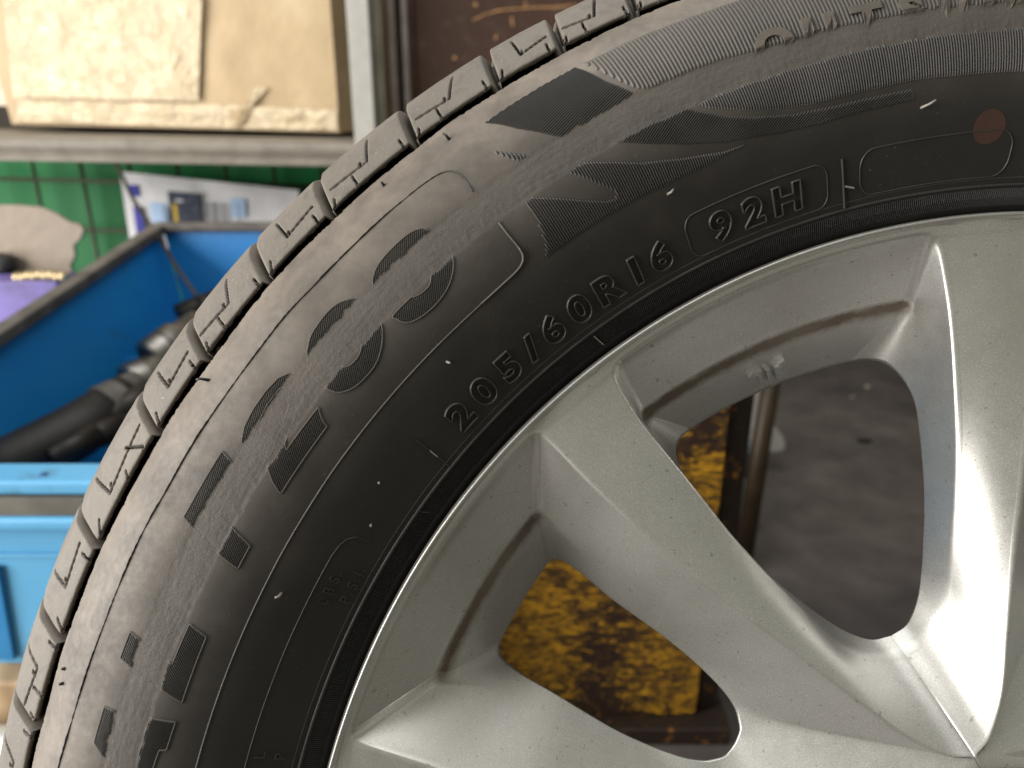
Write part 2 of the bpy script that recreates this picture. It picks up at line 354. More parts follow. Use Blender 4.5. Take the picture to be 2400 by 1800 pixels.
# ---- hatched panels and letters moulded into the sidewall
SHAPES = {
 'P1': [(117.96, 91.0), (115.09, 90.6), (112.31, 89.9), (109.31, 89.6), (107.74, 89.6), (104.35, 89.2), (100.44, 89), (95.78, 88.8), (89.95, 88.7), (90.2, 71.3), (93.95, 70.3), (97.20, 69.3), (100.99, 69.4), (104.16, 70.5), (106.35, 70.0), (109.04, 70.5), (110.96, 71.6), (113.15, 71.9), (114.83, 71.4), (115.51, 71.4), (116.31, 73.7), (116.86, 77.5), (117.47, 84.0)],
 'P2': [(124.47, 90.7), (122.60, 91.1), (120.59, 91.4), (118.45, 91.3), (117.61, 80.4), (116.61, 72.7), (118.26, 71.9), (120.04, 71.8), (121.57, 71.9), (121.94, 73.7), (123.36, 81.6)],
 'P3': [(113.87, 63.0), (111.78, 62.5), (110.05, 62.7), (109.00, 62.9), (107.14, 62.6), (105.18, 62.7), (102.46, 62.4), (99.15, 62.4), (95.89, 62.4), (93.33, 62.4), (90.0, 62.4), (90.0, 50.0), (93.30, 49.9), (97.71, 50.4), (100.30, 51.0), (102.48, 50.7), (104.67, 50.7), (106.86, 51.0), (109.00, 52.5), (111.06, 55.4), (113.02, 59.6)],
 'P4': [(114.55, 63.1), (113.84, 60.4), (112.36, 55.8), (110.79, 52.9), (108.27, 49.9), (105.63, 48.8), (102.97, 48.6), (100.41, 48.7), (100.26, 45.7), (103.94, 45.5), (106.67, 45.2), (109.38, 46.2), (112.86, 49.3), (115.42, 53.4), (117.66, 58.5), (119.02, 62.6), (118.04, 63.1), (116.24, 63.1)],
 'P5': [(122.59, 63.0), (121.85, 63.7), (120.32, 59.7), (118.16, 54.0), (115.72, 50.1), (113.03, 47.0), (110.88, 46.5), (112.85, 46.0), (115.20, 45.2), (118.09, 45.3), (121.06, 45.6), (122.44, 45.7), (125.75, 45.5), (126.43, 45.7), (125.93, 49.3), (125.58, 55.2), (125.56, 60.3), (125.70, 64.3), (124.55, 60.2), (122.55, 53.5), (121.25, 49.7), (120.74, 49.1), (120.47, 50.0), (120.63, 51.8), (121.29, 55.6), (122.10, 60.5)],
 'P6': [(125.32, 80.9), (124.76, 77.6), (123.87, 73.2), (123.22, 69.5), (123.92, 70.7), (124.62, 74.2), (125.04, 77.7)],
 'N9': [(135.14, 73.0), (134.64, 74.4), (133.91, 75.3), (132.88, 75.7), (131.87, 75.5), (131.22, 74.4), (130.97, 73.0), (130.57, 68.7), (130.65, 64.5), (131.08, 60.7), (131.64, 58.3), (132.42, 56.4), (133.47, 55.4), (134.44, 55.5), (135.27, 56.4), (135.70, 58.0), (135.84, 60.0), (135.84, 61.3), (134.36, 61.4), (134.20, 60.9), (133.68, 60.2), (133.03, 60.4), (132.55, 62.2), (131.73, 65.8), (131.68, 69.8), (132.30, 70.9), (133.26, 71.1), (134.21, 70.6), (134.98, 70.1), (135.61, 70.6)],
 'N8': [(140.77, 72.5), (139.97, 74.6), (139.18, 75.4), (138.27, 75.8), (137.49, 75.2), (136.82, 73.3), (136.54, 71.4), (136.49, 69.0), (136.56, 65.8), (136.63, 62.6), (137.02, 60.1), (137.71, 57.6), (138.65, 55.8), (139.66, 55.5), (140.62, 56.2), (141.31, 58.1), (141.55, 60.1), (141.63, 62.6), (141.52, 66.9), (141.26, 70.1)],
 'N8h': [(138.29, 62.9), (138.57, 61.4), (139.12, 60.6), (139.77, 60.9), (140.05, 62.2), (139.96, 64.3), (139.27, 65.9), (138.70, 65.2)],
 'N2': [(147.04, 72.4), (146.24, 74.2), (145.19, 75.0), (143.96, 75.1), (142.89, 74.5), (142.34, 72.9), (142.12, 70.8), (142.16, 68.0), (142.71, 65.5), (143.60, 64.3), (144.68, 63.4), (145.66, 61.9), (145.95, 60.5), (142.79, 60.3), (143.12, 58.4), (143.32, 56.7), (143.4, 55.3), (148.24, 55.3), (148.21, 56.2), (147.88, 59.2), (147.35, 62.4), (146.26, 63.9), (144.70, 65.6), (143.61, 67.4), (143.08, 69.9), (143.31, 72.4), (144.52, 72.5), (145.84, 71.4), (147.03, 69.5)],
 'LF': [(148.08, 75.8), (148.32, 71.0), (151.0, 71.0), (151.44, 61.8), (151.88, 55.4), (153.40, 55.4), (153.07, 62.7), (152.3, 75.8)],
 'LL': [(159.28, 75.9), (159.46, 72.2), (159.96, 61.1), (157.47, 60.9), (157.81, 55.4), (161.90, 55.3), (161.47, 62.3), (160.80, 75.9)],
 'LGa': [(163.61, 75.8), (163.61, 72.2), (164.82, 71.3), (166.28, 67.5), (166.60, 68.7), (165.61, 75.7)],
 'LGb': [(163.26, 62.4), (163.10, 55.3), (164.80, 55.5), (164.88, 57.3), (166.63, 57.8), (166.73, 62.6), (164.71, 62.1)],
}
def hatch(name, keys, ang, pitch, height, mat):
    """parallel ridges clipped to the outline(s); ang is measured from the radial direction"""
    E = []
    for k in keys:
        p = catmull(SHAPES[k] + SHAPES[k][:1], 4) if k in ('N8', 'N9', 'N8h') else np.array(SHAPES[k] + SHAPES[k][:1], float)
        p = p * np.array([UM, 1.]); E += list(zip(p[:-1], p[1:]))
    d = np.array([math.sin(R(ang)), -math.cos(R(ang))]); nrm = np.array([d[1], -d[0]])
    pr = np.array([e[0] @ nrm for e in E]); k0, k1 = int(pr.min() / pitch) - 1, int(pr.max() / pitch) + 1
    V = []; Fc = []
    for k in range(k0, k1 + 1):
        c = k * pitch; hits = []
        for a, b in E:
            u, v = a @ nrm - c, b @ nrm - c
            if (u <= 0) != (v <= 0): t = u / (u - v); hits.append((a + t * (b - a)) @ d)
        hits.sort()
        for i in range(0, len(hits) - 1, 2):
            l0, l1 = hits[i] + .05, hits[i + 1] - .05
            if l1 - l0 < .35: continue
            n = max(3, int((l1 - l0) / .7) + 1); l = np.linspace(l0, l1, n)
            q = c * nrm[None] + l[:, None] * d[None]
            w = wear(q[:, 0] / UM, q[:, 1])
            h = height * np.clip(1 - w * 1.05, -.3, 1) * (.95 + .1 * vnoise(l * .8 + k * 3.7, l * 0 + k, 51)); h[0] *= .5; h[-1] *= .5
            ok = w < .80
            st = 0
            while st < n:
                if not ok[st]: st += 1; continue
                en = st
                while en + 1 < n and ok[en + 1]: en += 1
                if en > st:
                    m = en - st + 1; base = len(V)
                    for o, hh in ((-.5 * pitch, -.00004), (-.12 * pitch, 1), (.12 * pitch, 1), (.5 * pitch, -.00004)):
                        qq = q[st:en + 1] + o * nrm[None]
                        V += on(qq[:, 0] / UM, qq[:, 1], h[st:en + 1] if hh == 1 else hh).tolist()
                    for r_ in range(3):
                        for c_ in range(m - 1):
                            a_ = base + r_ * m + c_; Fc.append((a_, a_ + 1, a_ + m + 1, a_ + m))
                st = en + 1
    return mesh_obj(name, V, Fc, mat, tyre, False)
def ridge(pts, width, height, worn=True, closed=False, V=None, Fc=None, step=.35, rest=-.2):
    """thin raised line along a path of (theta, s)"""
    p = np.asarray(pts, float) * np.array([UM, 1.])
    if closed: p = np.vstack([p, p[:1]])
    L = np.concatenate([[0], np.cumsum(np.linalg.norm(np.diff(p, axis=0), axis=1))]); n = max(2, int(L[-1] / step))
    l = np.linspace(0, L[-1], n); q = np.stack([np.interp(l, L, p[:, 0]), np.interp(l, L, p[:, 1])], 1)
    if closed: tg = np.roll(q[:-1], -1, 0) - np.roll(q[:-1], 1, 0); tg = np.vstack([tg, tg[:1]])
    else: tg = np.gradient(q, axis=0)
    tg /= np.linalg.norm(tg, axis=1)[:, None] + 1e-9; nn = np.stack([-tg[:, 1], tg[:, 0]], 1)
    w = wear(q[:, 0] / UM, q[:, 1]) if worn else np.zeros(n)
    h = height * np.clip(1 - w * 1.1, rest, 1) if not callable(height) else height(l) * np.clip(1 - w * 1.1, -.2, 1)
    base = len(V)
    for o, k in ((-.5, 0), (-.22, 1), (.22, 1), (.5, 0)):
        qq = q + nn * o * width; V += on(qq[:, 0] / UM, qq[:, 1], h if k else -.00004).tolist()
    for r_ in range(3):
        for c_ in range(n - 1):
            a_ = base + r_ * n + c_; Fc.append((a_, a_ + 1, a_ + n + 1, a_ + n))
def ridge_obj(name, paths, width, height, mat, worn=True, closed=False, smooth=True):
    V = []; Fc = []
    for p in paths: ridge(p, width, height, worn, closed, V, Fc)
    return mesh_obj(name, V, Fc, mat, tyre, smooth)
hatch('hatched_panel', ['P1'], 0, 1.10, .00042, M_HATCH_D)
hatch('hatched_panel', ['P2'], 72, .68, .00036, M_HATCH)
hatch('hatched_panel', ['P3'], 0, .80, .00036, M_HATCH)
hatch('hatched_panel', ['P4'], 60, .62, .00034, M_HATCH)
hatch('hatched_panel', ['P5'], 0, .78, .00036, M_HATCH)
hatch('hatched_panel', ['P6'], 0, .9, .0004, M_HATCH)
for keys in (['N9'], ['N8', 'N8h'], ['N2'], ['LF'], ['LL'], ['LGa', 'LGb']):
    lt = hatch('moulded_letter', keys, 39, .56, .00032, M_HATCH)
    V = []; Fc = []
    for k in keys:
        p = catmull(SHAPES[k] + SHAPES[k][:1], 4)[:-1] if k in ('N8', 'N9', 'N8h') else SHAPES[k]
        ridge(p, .5, .00042, True, True, V, Fc, .35, .05)
    o = mesh_obj('letter_edge', V, Fc, M_SIDE, None, True, {'across': [.62] * len(V), 'wear': [.5] * len(V)}); o.parent = lt

# thin mould lines, ribs, bead serration
A3 = lambda a, b, s, st=.5: [(t, s) for t in np.arange(a, b, st)]
ridge_obj('mould_line', [[(131.46, 47.0)] + A3(132, 187, 46.9)], .40, .00032, M_LINE)
ridge_obj('mould_line', [catmull([(131.46, 47.0), (130, 47.2), (128.61, 47.6), (127.92, 48.4), (127.55, 50.0), (127.45, 52.6), (127.5, 57.6), (127.5, 61.5)], 8)], .55,
          lambda l: .00055 + .00075 * np.clip(vnoise(l * .35, l * 0, 61) - .35, 0, 1) * (l > 4) * (l < 22), M_LINE)
def crack(pts):
    """the open parting line near the shoulder: a thin lifted edge in black rubber"""
    return ridge_obj('parting_line', [pts], .38, lambda l: .00010 + .00030 * vnoise(l * .22, l * 0, 71) + .00022 * vnoise(l * 1.1, l * 0, 72), M_BLACK, True)
crack(catmull([(127.54, 73.2), (127.44, 77.6), (127.61, 81.8), (128.20, 84.2), (129.40, 85.2), (131, 85.5)], 8).tolist() + A3(131.4, 187, 85.6))
ridge_obj('bead_rib', [A3(85, 187, 18.3, .3)], .9, .00045, M_TEXT, False)
ridge_obj('bead_rib', [A3(85, 187, 20.4, .3)], .5, .00012, M_TEXT, False)
V = []; Fc = []
for t in np.arange(86, 186, .62 / 225 * 180 / math.pi):
    base = len(V)
    dt_ = .31 / 225 * 180 / math.pi
    for o, hh in ((-dt_, 0), (0, .00045), (dt_, 0)):
        V += on(np.array([t + o] * 3), np.array([12.0, 14.6, 17.3]), hh).tolist()
    for r_ in range(2):
        for c_ in range(2): a_ = base + r_ * 3 + c_; Fc.append((a_, a_ + 1, a_ + 4, a_ + 3))
tag(mesh_obj('bead_serration', V, Fc, M_BLACK, tyre, False), None, kind='stuff')
# radial ticks, boxes round the load index
ridge_obj('mould_tick', [[(105.41, 34.0), (105.35, 26), (105.30, 18.9)]], .6, .0007, M_TEXT, False)
ridge_obj('mould_tick', [[(105.36, 25.8), (104.64, 24.6)]], .6, .0012, M_WHISK, False)
ridge_obj('mould_tick', [[(140.81, 32.9), (140.9, 25), (140.94, 18.7)]], .4, .0003, M_TEXT, False)
ridge_obj('mould_tick', [[(140.86, 27.5), (140.9, 24.2)]], .45, .0007, M_WHISK, False)
ridge_obj('mould_tick', [[(126.5, 17.2), (126.2, 12.5)]], .45, .0006, M_WHISK, False)
ridge_obj('mould_tick', [[(144.9, 17.2), (144.6, 15)]], .45, .0005, M_TEXT, False)
def rbox(t0, t1, s0, s1, r):
    P = []
    for cx, cy, a0 in ((t1 - r / UM, s1 - r, 0), (t0 + r / UM, s1 - r, 90), (t0 + r / UM, s0 + r, 180), (t1 - r / UM, s0 + r, 270)):
        for k in range(9): a = R(a0 + k * 11.25); P.append((cx + r / UM * math.cos(a), cy + r * math.sin(a)))
    return P
ridge_obj('index_frame', [rbox(106.5, 117.2, 20.7, 34.2, 4.2)], .45, .00028, M_TEXT, False, True)
ridge_obj('index_frame', [rbox(93.2, 104.1, 21.0, 34.6, 5.2)], .45, .00028, M_TEXT, False, True)
ridge_obj('index_frame', [[(149.0, 32.6), (149.6, 33.6), (150.4, 34)] + A3(151, 187, 34.0)], .35, .00022, M_TEXT, False)
ridge_obj('index_frame', [[(149.0, 32.6), (148.6, 30.5), (148.5, 28), (148.6, 25)]], .35, .00018, M_TEXT, False)

# ---- lettering from the built-in font, wrapped on the sidewall
def glyph(ch, bold):
    c = D.curves.new('g', 'FONT'); c.body = ch; c.size = 1; c.offset = bold; c.resolution_u = 5
    o = D.objects.new('g', c); COL.objects.link(o)
    dg = bpy.context.evaluated_depsgraph_get(); me = D.meshes.new_from_object(o.evaluated_get(dg))
    D.objects.remove(o); D.curves.remove(c)
    bm = bmesh.new(); bm.from_mesh(me); D.meshes.remove(me); bmesh.ops.remove_doubles(bm, verts=bm.verts, dist=1e-5)
    return bm
def loops_of(bm):
    """outline loops of a filled glyph, whatever way its faces are wound"""
    bm.verts.ensure_lookup_table(); left = {e for e in bm.edges if len(e.link_faces) == 1}; out = []
    while left:
        e = left.pop(); a, v = e.verts; lp = [a, v]; came = e
        while v is not a:
            f = came.link_faces[0]
            cand = [q for q in v.link_edges if q in left]
            if not cand: break
            came = cand[0] if len(cand) == 1 else min(cand, key=lambda q: 0 if q.link_faces[0] is f else 1)
            left.discard(came); v = came.other_vert(v); lp.append(v)
        if lp[-1] is lp[0]: lp.pop()
        if len(lp) > 2: out.append(np.array([q.co.xy[:] for q in lp]))
    return out
ref = glyph('H', 0); CAPH = max(v.co.y for v in ref.verts); ref.free()
def place(xy, tc, sb, size, width):
    """glyph units -> (theta, s); reading direction is towards smaller theta"""
    return np.stack([tc - (xy[:, 0] - width / 2) * size / (245 * math.pi / 180), sb + xy[:, 1] * size], 1)
def inside(p, q):
    x, y = p; c = False
    for (x0, y0), (x1, y1) in zip(q, np.roll(q, -1, 0)):
        if (y0 > y) != (y1 > y) and x < (x1 - x0) * (y - y0) / (y1 - y0) + x0: c = not c
    return c
def grow(q, d):
    """push a closed loop along its left/right normal by d"""
    e = np.roll(q, -1, 0) - q; e /= np.linalg.norm(e, axis=1)[:, None] + 1e-9; n = np.stack([e[:, 1], -e[:, 0]], 1); m = n + np.roll(n, 1, 0)
    return q + d * m / np.maximum((m * m).sum(1) / 2, .35)[:, None]
def outline_char(ch, tc, sb, cap, d=.55, w=.52, h=.00092):
    bm = glyph(ch, 0); lp = loops_of(bm); xs = [v.co.x for v in bm.verts]; x0, x1 = min(xs), max(xs); bm.free()
    size = (cap - 2 * d) / CAPH; V = []; Fc = []; wid = (x1 - x0) * size * 1.16
    loops = [np.stack([(q[:, 0] - x0) * size * 1.16, q[:, 1] * size + d], 1) for q in lp]
    for i, q in enumerate(loops):
        hole = any(inside(q[0], o) for k, o in enumerate(loops) if k != i)
        a = np.sum(q[:, 0] * np.roll(q[:, 1], -1) - np.roll(q[:, 0], -1) * q[:, 1])
        if a < 0: q = q[::-1]
        q = grow(q, -d * .8 if hole else d)
        ridge(np.stack([tc - (q[:, 0] - wid / 2) / (240 * math.pi / 180), sb + q[:, 1]], 1), w, h, False, True, V, Fc, .2)
    return mesh_obj('raised_character', V, Fc, M_TEXT, tyre, True)
for ch, tc in zip('205/60R1692H', (137.61, 135.25, 132.85, 130.77, 128.75, 126.35, 123.85, 121.55, 119.50, 114.65, 112.14, 109.56)):
    outline_char(ch, tc, 22.9, 8.8 if ch != '/' else 8.2)
def solid_char(ch, tc, sb, cap, bold, h, mat, worn=True):
    bm = glyph(ch, bold)
    bmesh.ops.triangulate(bm, faces=bm.faces)
    for _ in range(2 if cap > 5 else 0): bmesh.ops.subdivide_edges(bm, edges=bm.edges, cuts=1)
    bm.verts.index_update(); xs = [v.co.x for v in bm.verts]; x0, x1 = min(xs), max(xs); size = cap / CAPH
    xy = np.array([v.co.xy[:] for v in bm.verts]); xy[:, 0] -= x0
    p = place(xy, tc, sb, size, x1 - x0)
    hh = h * np.clip(1 - 1.15 * wear(p[:, 0], p[:, 1]), -.3, 1) if worn else h + 0 * p[:, 0]
    top = on(p[:, 0], p[:, 1], hh); bot = on(p[:, 0], p[:, 1], -.0003); n = len(p)
    fs = [[v.index for v in f.verts] for f in bm.faces]
    fs += [[a.index, b.index, b.index + n, a.index + n] for a, b in [tuple(e.verts) for e in bm.edges if len(e.link_faces) == 1]]
    bm.free()
    at = {'across': [.70] * (2 * n), 'wear': [.35] * (2 * n)} if mat is M_SIDE else None
    return mesh_obj('raised_character', np.vstack([top, bot]), fs, mat, tyre, False, at)
for ch, tc in zip('OUTSIDE', (108.0, 105.15, 102.3, 99.7, 97.75, 95.9, 93.4)): solid_char(ch, tc, 66.4, 8.2, .05, .00095, M_SIDE)
for ch, tc in zip('LBS.', (153.48, 152.68, 151.87, 151.40)): solid_char(ch, tc, 28.4, 2.9, .01, .00042, M_TEXT, False)
for ch, tc in zip('P.S.I.', (152.93, 152.44, 151.85, 151.34, 150.90, 150.55)): solid_char(ch, tc, 22.4, 2.9, .01, .00042, M_TEXT, False)
for ch, tc, sb in (('L', 164.62, 29.3), ('P', 164.68, 23.5)): solid_char(ch, tc, sb, 2.9, .01, .00042, M_TEXT, False)

# ---- vent whiskers and the faded paint dot
def whisker(th, s, dth, ds, lift, mat=M_WHISK, rad=.00032):
    p0 = on(th, s, -.0002); p1 = on(th + dth * .5, s + ds * .5, lift * .8); p2 = on(th + dth, s + ds, lift)
    o = MB().tube([p0, p1, p2], [rad * 1.3, rad, rad * .9], 8).obj('vent_whisker', mat, tyre, True); return o
for a in ((135.58, 41.7, -.12, -.5, .0016), (99.9, 43.2, -.75, 1.6, .0018), (117.49, 42.8, -.3, 1.0, .0022), (153.82, 41.8, .2, 1.6, .0024),
          (147.39, 28.5, .1, .3, .0006), (144.6, 33.9, .05, .2, .0005)): whisker(*a)
for a in ((126.55, 94.2, .1, 1.6, .0018), (145.6, 96.5, .35, 1.4, .0026), (163.2, 96.4, .05, .2, .0008), (163.9, 94.9, .08, .25, .0010), (131, 97, .0, .6, .0012)): whisker(*a, mat=M_BLACK, rad=.00040)
t = NT('faded_red_paint')
t.set(Base_Color=t.mix(t.noise(160, 4, .6), (.055, .028, .022), (.085, .042, .032)), Roughness=.5)
n = 40; ang = np.linspace(0, 2 * math.pi, n, endpoint=False)
ringp = [on(95.12, 35.6, .00012)] + on(95.12 + 4.9 / 250 * 57.3 * np.cos(ang), 35.6 + 4.9 * np.sin(ang), .00010).tolist()
mesh_obj('paint_dot', ringp, [(0, 1 + i, 1 + (i + 1) % n) for i in range(n)], t.m, tyre, True)

# ------------------------------------------------------------------ the alloy rim
def to3(h, r, z): a = np.radians(np.asarray(h, float)); r = np.asarray(r, float) * .001; return np.stack([r * np.sin(a), r * np.cos(a), np.asarray(z, float) * .001 + 0 * a], -1)
# control points: (half angle from the window's axis, radius mm, axial mm)
E1A = [(13.2, 216.5, -4), (13.9, 215.9, -4.1), (14.5, 212, -5), (14.8, 199, -6.5), (14.7, 185, -7), (14.5, 170, -8.5), (14.3, 156, -10.5), (13.9, 145, -12), (13.2, 133, -13.7), (12.2, 121, -15.5), (10.6, 107, -17.5), (8, 98, -19), (4, 92.5, -20), (0, 91, -20.5)]
GA = [(13.3, 198, -22), (13.8, 197.5, -22), (14.15, 195, -22), (14.2, 190, -21.5), (14.2, 182, -21), (14.2, 169, -20.5), (14, 156, -20.5), (13.5, 145, -20.8), (12.8, 133, -21), (11.7, 121, -21.5), (10, 108, -22), (7.3, 100, -22.3), (3.6, 94.8, -22.6), (0, 93.3, -22.8)]
W0A = [(9.5, 182, -42), (11.3, 181.3, -40), (12.6, 179, -36.5), (13.5, 173, -32.5), (14, 165, -30.5), (13.9, 156, -30), (13.6, 147, -29.7), (13.1, 138, -29.2), (12.3, 129, -28.7), (11.1, 120, -28), (9.3, 110, -27), (7, 102, -26), (3.8, 96.5, -25.2), (0, 95, -25)]
CB = [(13.3, 216.5, -4), (13.9, 215.8, -4.1), (14.25, 212, -4), (14.3, 191.5, -3.5), (14.8, 163, -3.2), (16.4, 137, -3), (18, 120, -3), (21.2, 95, -2.5), (25, 78, -1.5), (31, 67.5, -.5), (36, 64, 0), (28, 60.5, -1), (14, 58, -1.5), (0, 57, -1.5)]
GB = [(8.3, 198, -22), (8.9, 197.5, -22), (9.3, 195, -21.5), (9.0, 183, -24), (8.8, 165, -26.5), (9.0, 150, -25.5), (9.2, 138, -24.5), (9.2, 124, -23), (8.4, 113, -22), (7.0, 105, -21), (5.5, 101, -20.5), (3.5, 98.5, -20), (1.5, 97.5, -20), (0, 97.3, -20)]
W0B = [(4.8, 182, -42), (5.6, 181.3, -41.5), (6.2, 179, -40), (6.5, 172, -36), (6.5, 160, -32), (6.8, 147, -29.5), (7, 136, -28), (6.8, 124, -27), (6.2, 115, -26), (5.2, 109, -25.5), (4, 106, -25), (2.7, 104, -24.5), (1.2, 103.2, -24.5), (0, 103, -24.5)]
NARC = 26
def curves(ctrl, k):
    c = np.array(ctrl, float); hc, ra, za = c[0]
    arc = to3(np.linspace(0, hc, NARC), ra, za)
    cart = to3(c[:, 0], c[:, 1], c[:, 2])
    return arc, catmull(cart, k)
def offset(side, d, dz, fade=None):
    """move the side curve outwards (away from the window) by d mm and up by dz mm"""
    t = np.gradient(side[:, :2], axis=0); t /= np.linalg.norm(t, axis=1)[:, None] + 1e-12
    n = np.stack([-t[:, 1], t[:, 0]], 1)       # side runs from rim to hub with +x on the right: outward is +x
    f = np.ones(len(side)) if fade is None else fade
    o = side.copy(); o[:, :2] += n * (d * .001 * f)[:, None]; o[:, 2] += dz * .001 * f; return o
def arc_off(arc, dr, dz):
    r = np.hypot(arc[:, 0], arc[:, 1])[:, None]; o = arc.copy(); o[:, :2] *= (r + dr * .001) / r; o[:, 2] += dz * .001; return o
KA, KB = 10, 13
def lerp(a, b, t): return a * (1 - t) + b * t
def unit(v): return v / (np.linalg.norm(v, axis=-1, keepdims=True) + 1e-12)
def resample(c, n):
    L = np.linspace(0, 1, len(c)); l = np.linspace(0, 1, n); return np.stack([np.interp(l, L, c[:, i]) for i in range(3)], 1)
def rotz(P, deg):
    c, s = math.cos(R(deg)), math.sin(R(deg)); Q = P.copy(); Q[..., 0] = P[..., 0] * c - P[..., 1] * s; Q[..., 1] = P[..., 0] * s + P[..., 1] * c; return Q
def mirror(P): Q = P.copy(); Q[..., 0] *= -1; return Q
def window_rings(E, G, W, k, facet, gside):
    """cross rings of one half window: arc part, side part, grime; facet gives for each side point the point across the spoke's top"""
    (ae, se), (ag, sg), (aw, sw_) = curves(E, k), curves(G, k), curves(W, k)
    out_d = unit(facet - se); in_d = unit(sw_ - se)
    corner = np.clip(np.arange(len(se)) / (1.2 * k), 0, 1)[:, None]
    rings = []
    for d, dz, fo, fi in ((1.9, .32, 1.9, 0), (.9, .14, .85, 0), (.1, -.22, .05, .22), (-.5, -.9, 0, 1.0), (-.95, -1.9, 0, 2.2)):
        flat = offset(se, d, dz); true = se + out_d * fo * .001 + in_d * fi * .001 - (np.array([0, 0, .00012]) if fo and fi else 0)
        rings.append((arc_off(ae, d, dz), lerp(flat, true, corner), .0))
    a1, s1 = rings[-1][0], rings[-1][1]
    cw = np.clip(1 - (np.arange(len(se)) / k - 1.6) / 2.0, 0, 1)[:, None]; cw = cw * cw * (3 - 2 * cw)
    sg = lerp(lerp(s1, sw_, gside), sg, cw)
    for t_ in (.12, .25, .4, .55, .7, .82, .91):
        bulge = math.sin(math.pi * t_) * .9
        rings.append((arc_off(lerp(a1, ag, t_), 0, -bulge), lerp(s1, sg, t_), .0 if t_ < .75 else .25))
    rings.append((arc_off(ag, .4, -.3), sg, .75)); rings.append((arc_off(ag, -.8, -1.2), lerp(sg, sw_, .05), 1.0))
    rings.append((arc_off(ag, -1.8, -1.9), lerp(sg, sw_, .12), .85))
    a2, s2 = rings[-1][0], rings[-1][1]
    for t_ in (.2, .4, .6, .8, .94): rings.append((lerp(a2, aw, t_), lerp(s2, sw_, t_), .35 * (1 - t_)))
    rings.append((aw, sw_, .05))
    rings.append((arc_off(aw, .25, -.8), offset(sw_, .9, -.6), .3)); rings.append((arc_off(aw, 1.5, -2.5), offset(sw_, 2.4, -2.0), .6)); rings.append((arc_off(aw, 5, -5), offset(sw_, 5.5, -10), .8))
    out = []
    dec = np.clip(1 - np.arange(len(se)) / 14., 0, 1) ** 2
    for a, sd, g in rings: out.append((a, sd + (a[-1] - sd[0])[None] * dec[:, None], g, g * cw[:, 0] * np.clip(1.1 - .25 * np.arange(len(se)) / k, 0, 1)))
    return out
sE = curves(E1A, KB)[1]; sC = curves(CB, KB)[1]; nT = 10 * KB + 1
C_in_A = rotz(mirror(sC[:nT]), -36); facetA = resample(C_in_A, len(sE))
E_in_B = rotz(mirror(resample(sE, nT)), -36)
hubdir = sC[nT:] * np.array([.8, .8, 1]); facetB = np.vstack([E_in_B, hubdir])
RA = window_rings(E1A, GA, W0A, KB, facetA, .5); RB = window_rings(CB, GB, W0B, KB, facetB, .78)
# A side has 13 segments; the strip on top needs as many points as B's side up to its tip (10 segments)
rim = rev_obj('rim', [(.2184, -.0030), (.2188, -.0024), (.2192, -.0019), (.2196, -.0017), (.2200, -.0019), (.2204, -.0026), (.22065, -.0036), (.2206, -.0050), (.2195, -.008), (.2175, -.013), (.2150, -.016),
     (.205, -.019), (.203, -.024), (.2035, -.045), (.200, -.070), (.192, -.085), (.192, -.150), (.205, -.165), (.218, -.172), (.221, -.178), (.217, -.179), (.200, -.168), (.187, -.150), (.1865, -.085), (.1865, -.047)], M_SILVER, wheel, 720,
     {'grime': [0] * 18 + [.2] * 7})
tag(rim, 'silver painted alloy rim with ten spokes')
def patch(name, grids, parent, rot):
    V = []; Fc = []; G = []; off = 0
    for P, g, fl in grids:
        V.append(P.reshape(-1, 3)); Fc += grid_faces(P.shape[0], P.shape[1], off, False, fl).tolist(); off += P.shape[0] * P.shape[1]; g = np.asarray(g, float); G.append(np.broadcast_to(g if g.ndim == 2 else g[:, None], P.shape[:2]).ravel())
    o = mesh_obj(name, np.vstack(V), Fc, M_SILVER, parent, True, {'grime': np.concatenate(G)}); o.rotation_euler.z = R(rot); return o
AXA, AXB = 112.65 - 90, 148.65 - 90       # window axes, turned from +y
gA = np.array([r[2] for r in RA]); gB = np.array([r[2] for r in RB]); hA = np.stack([r[3] for r in RA]); hB = np.stack([r[3] for r in RB])
arcA = np.stack([r[0] for r in RA]); arcB = np.stack([r[0] for r in RB]); sideA = np.stack([r[1] for r in RA]); sideB = np.stack([r[1] for r in RB])
def lip_join(arc0):                        # from the window edge out to the flange
    out = []
    r = np.hypot(arc0[:, 0], arc0[:, 1])[:, None]; u = arc0[:, :2] / r
    for t_ in (0, .5, 1): out.append(np.concatenate([u * (r * (1 - t_) + .21845 * t_), arc0[:, 2:] * (1 - t_) - .00295 * t_], 1))
    return np.stack(out)
# outer bands of the windows
protoA = protoB = None
for k in range(5):
    for ax, arc, g, which in ((AXA, arcA, gA, 0), (AXB, arcB, gB, 1)):
        proto = (protoA, protoB)[which]
        if proto is None:
            full = np.concatenate([mirror(arc)[:, ::-1], arc[:, 1:]], 1)
            proto = patch('window_band', [(full, g, True), (lip_join(full[0]), [0, 0, 0], False)], rim, ax)
            if which == 0: protoA = proto
            else: protoB = proto
        else:
            c = proto.copy(); COL.objects.link(c); c.rotation_euler.z = R(ax + 72 * k)
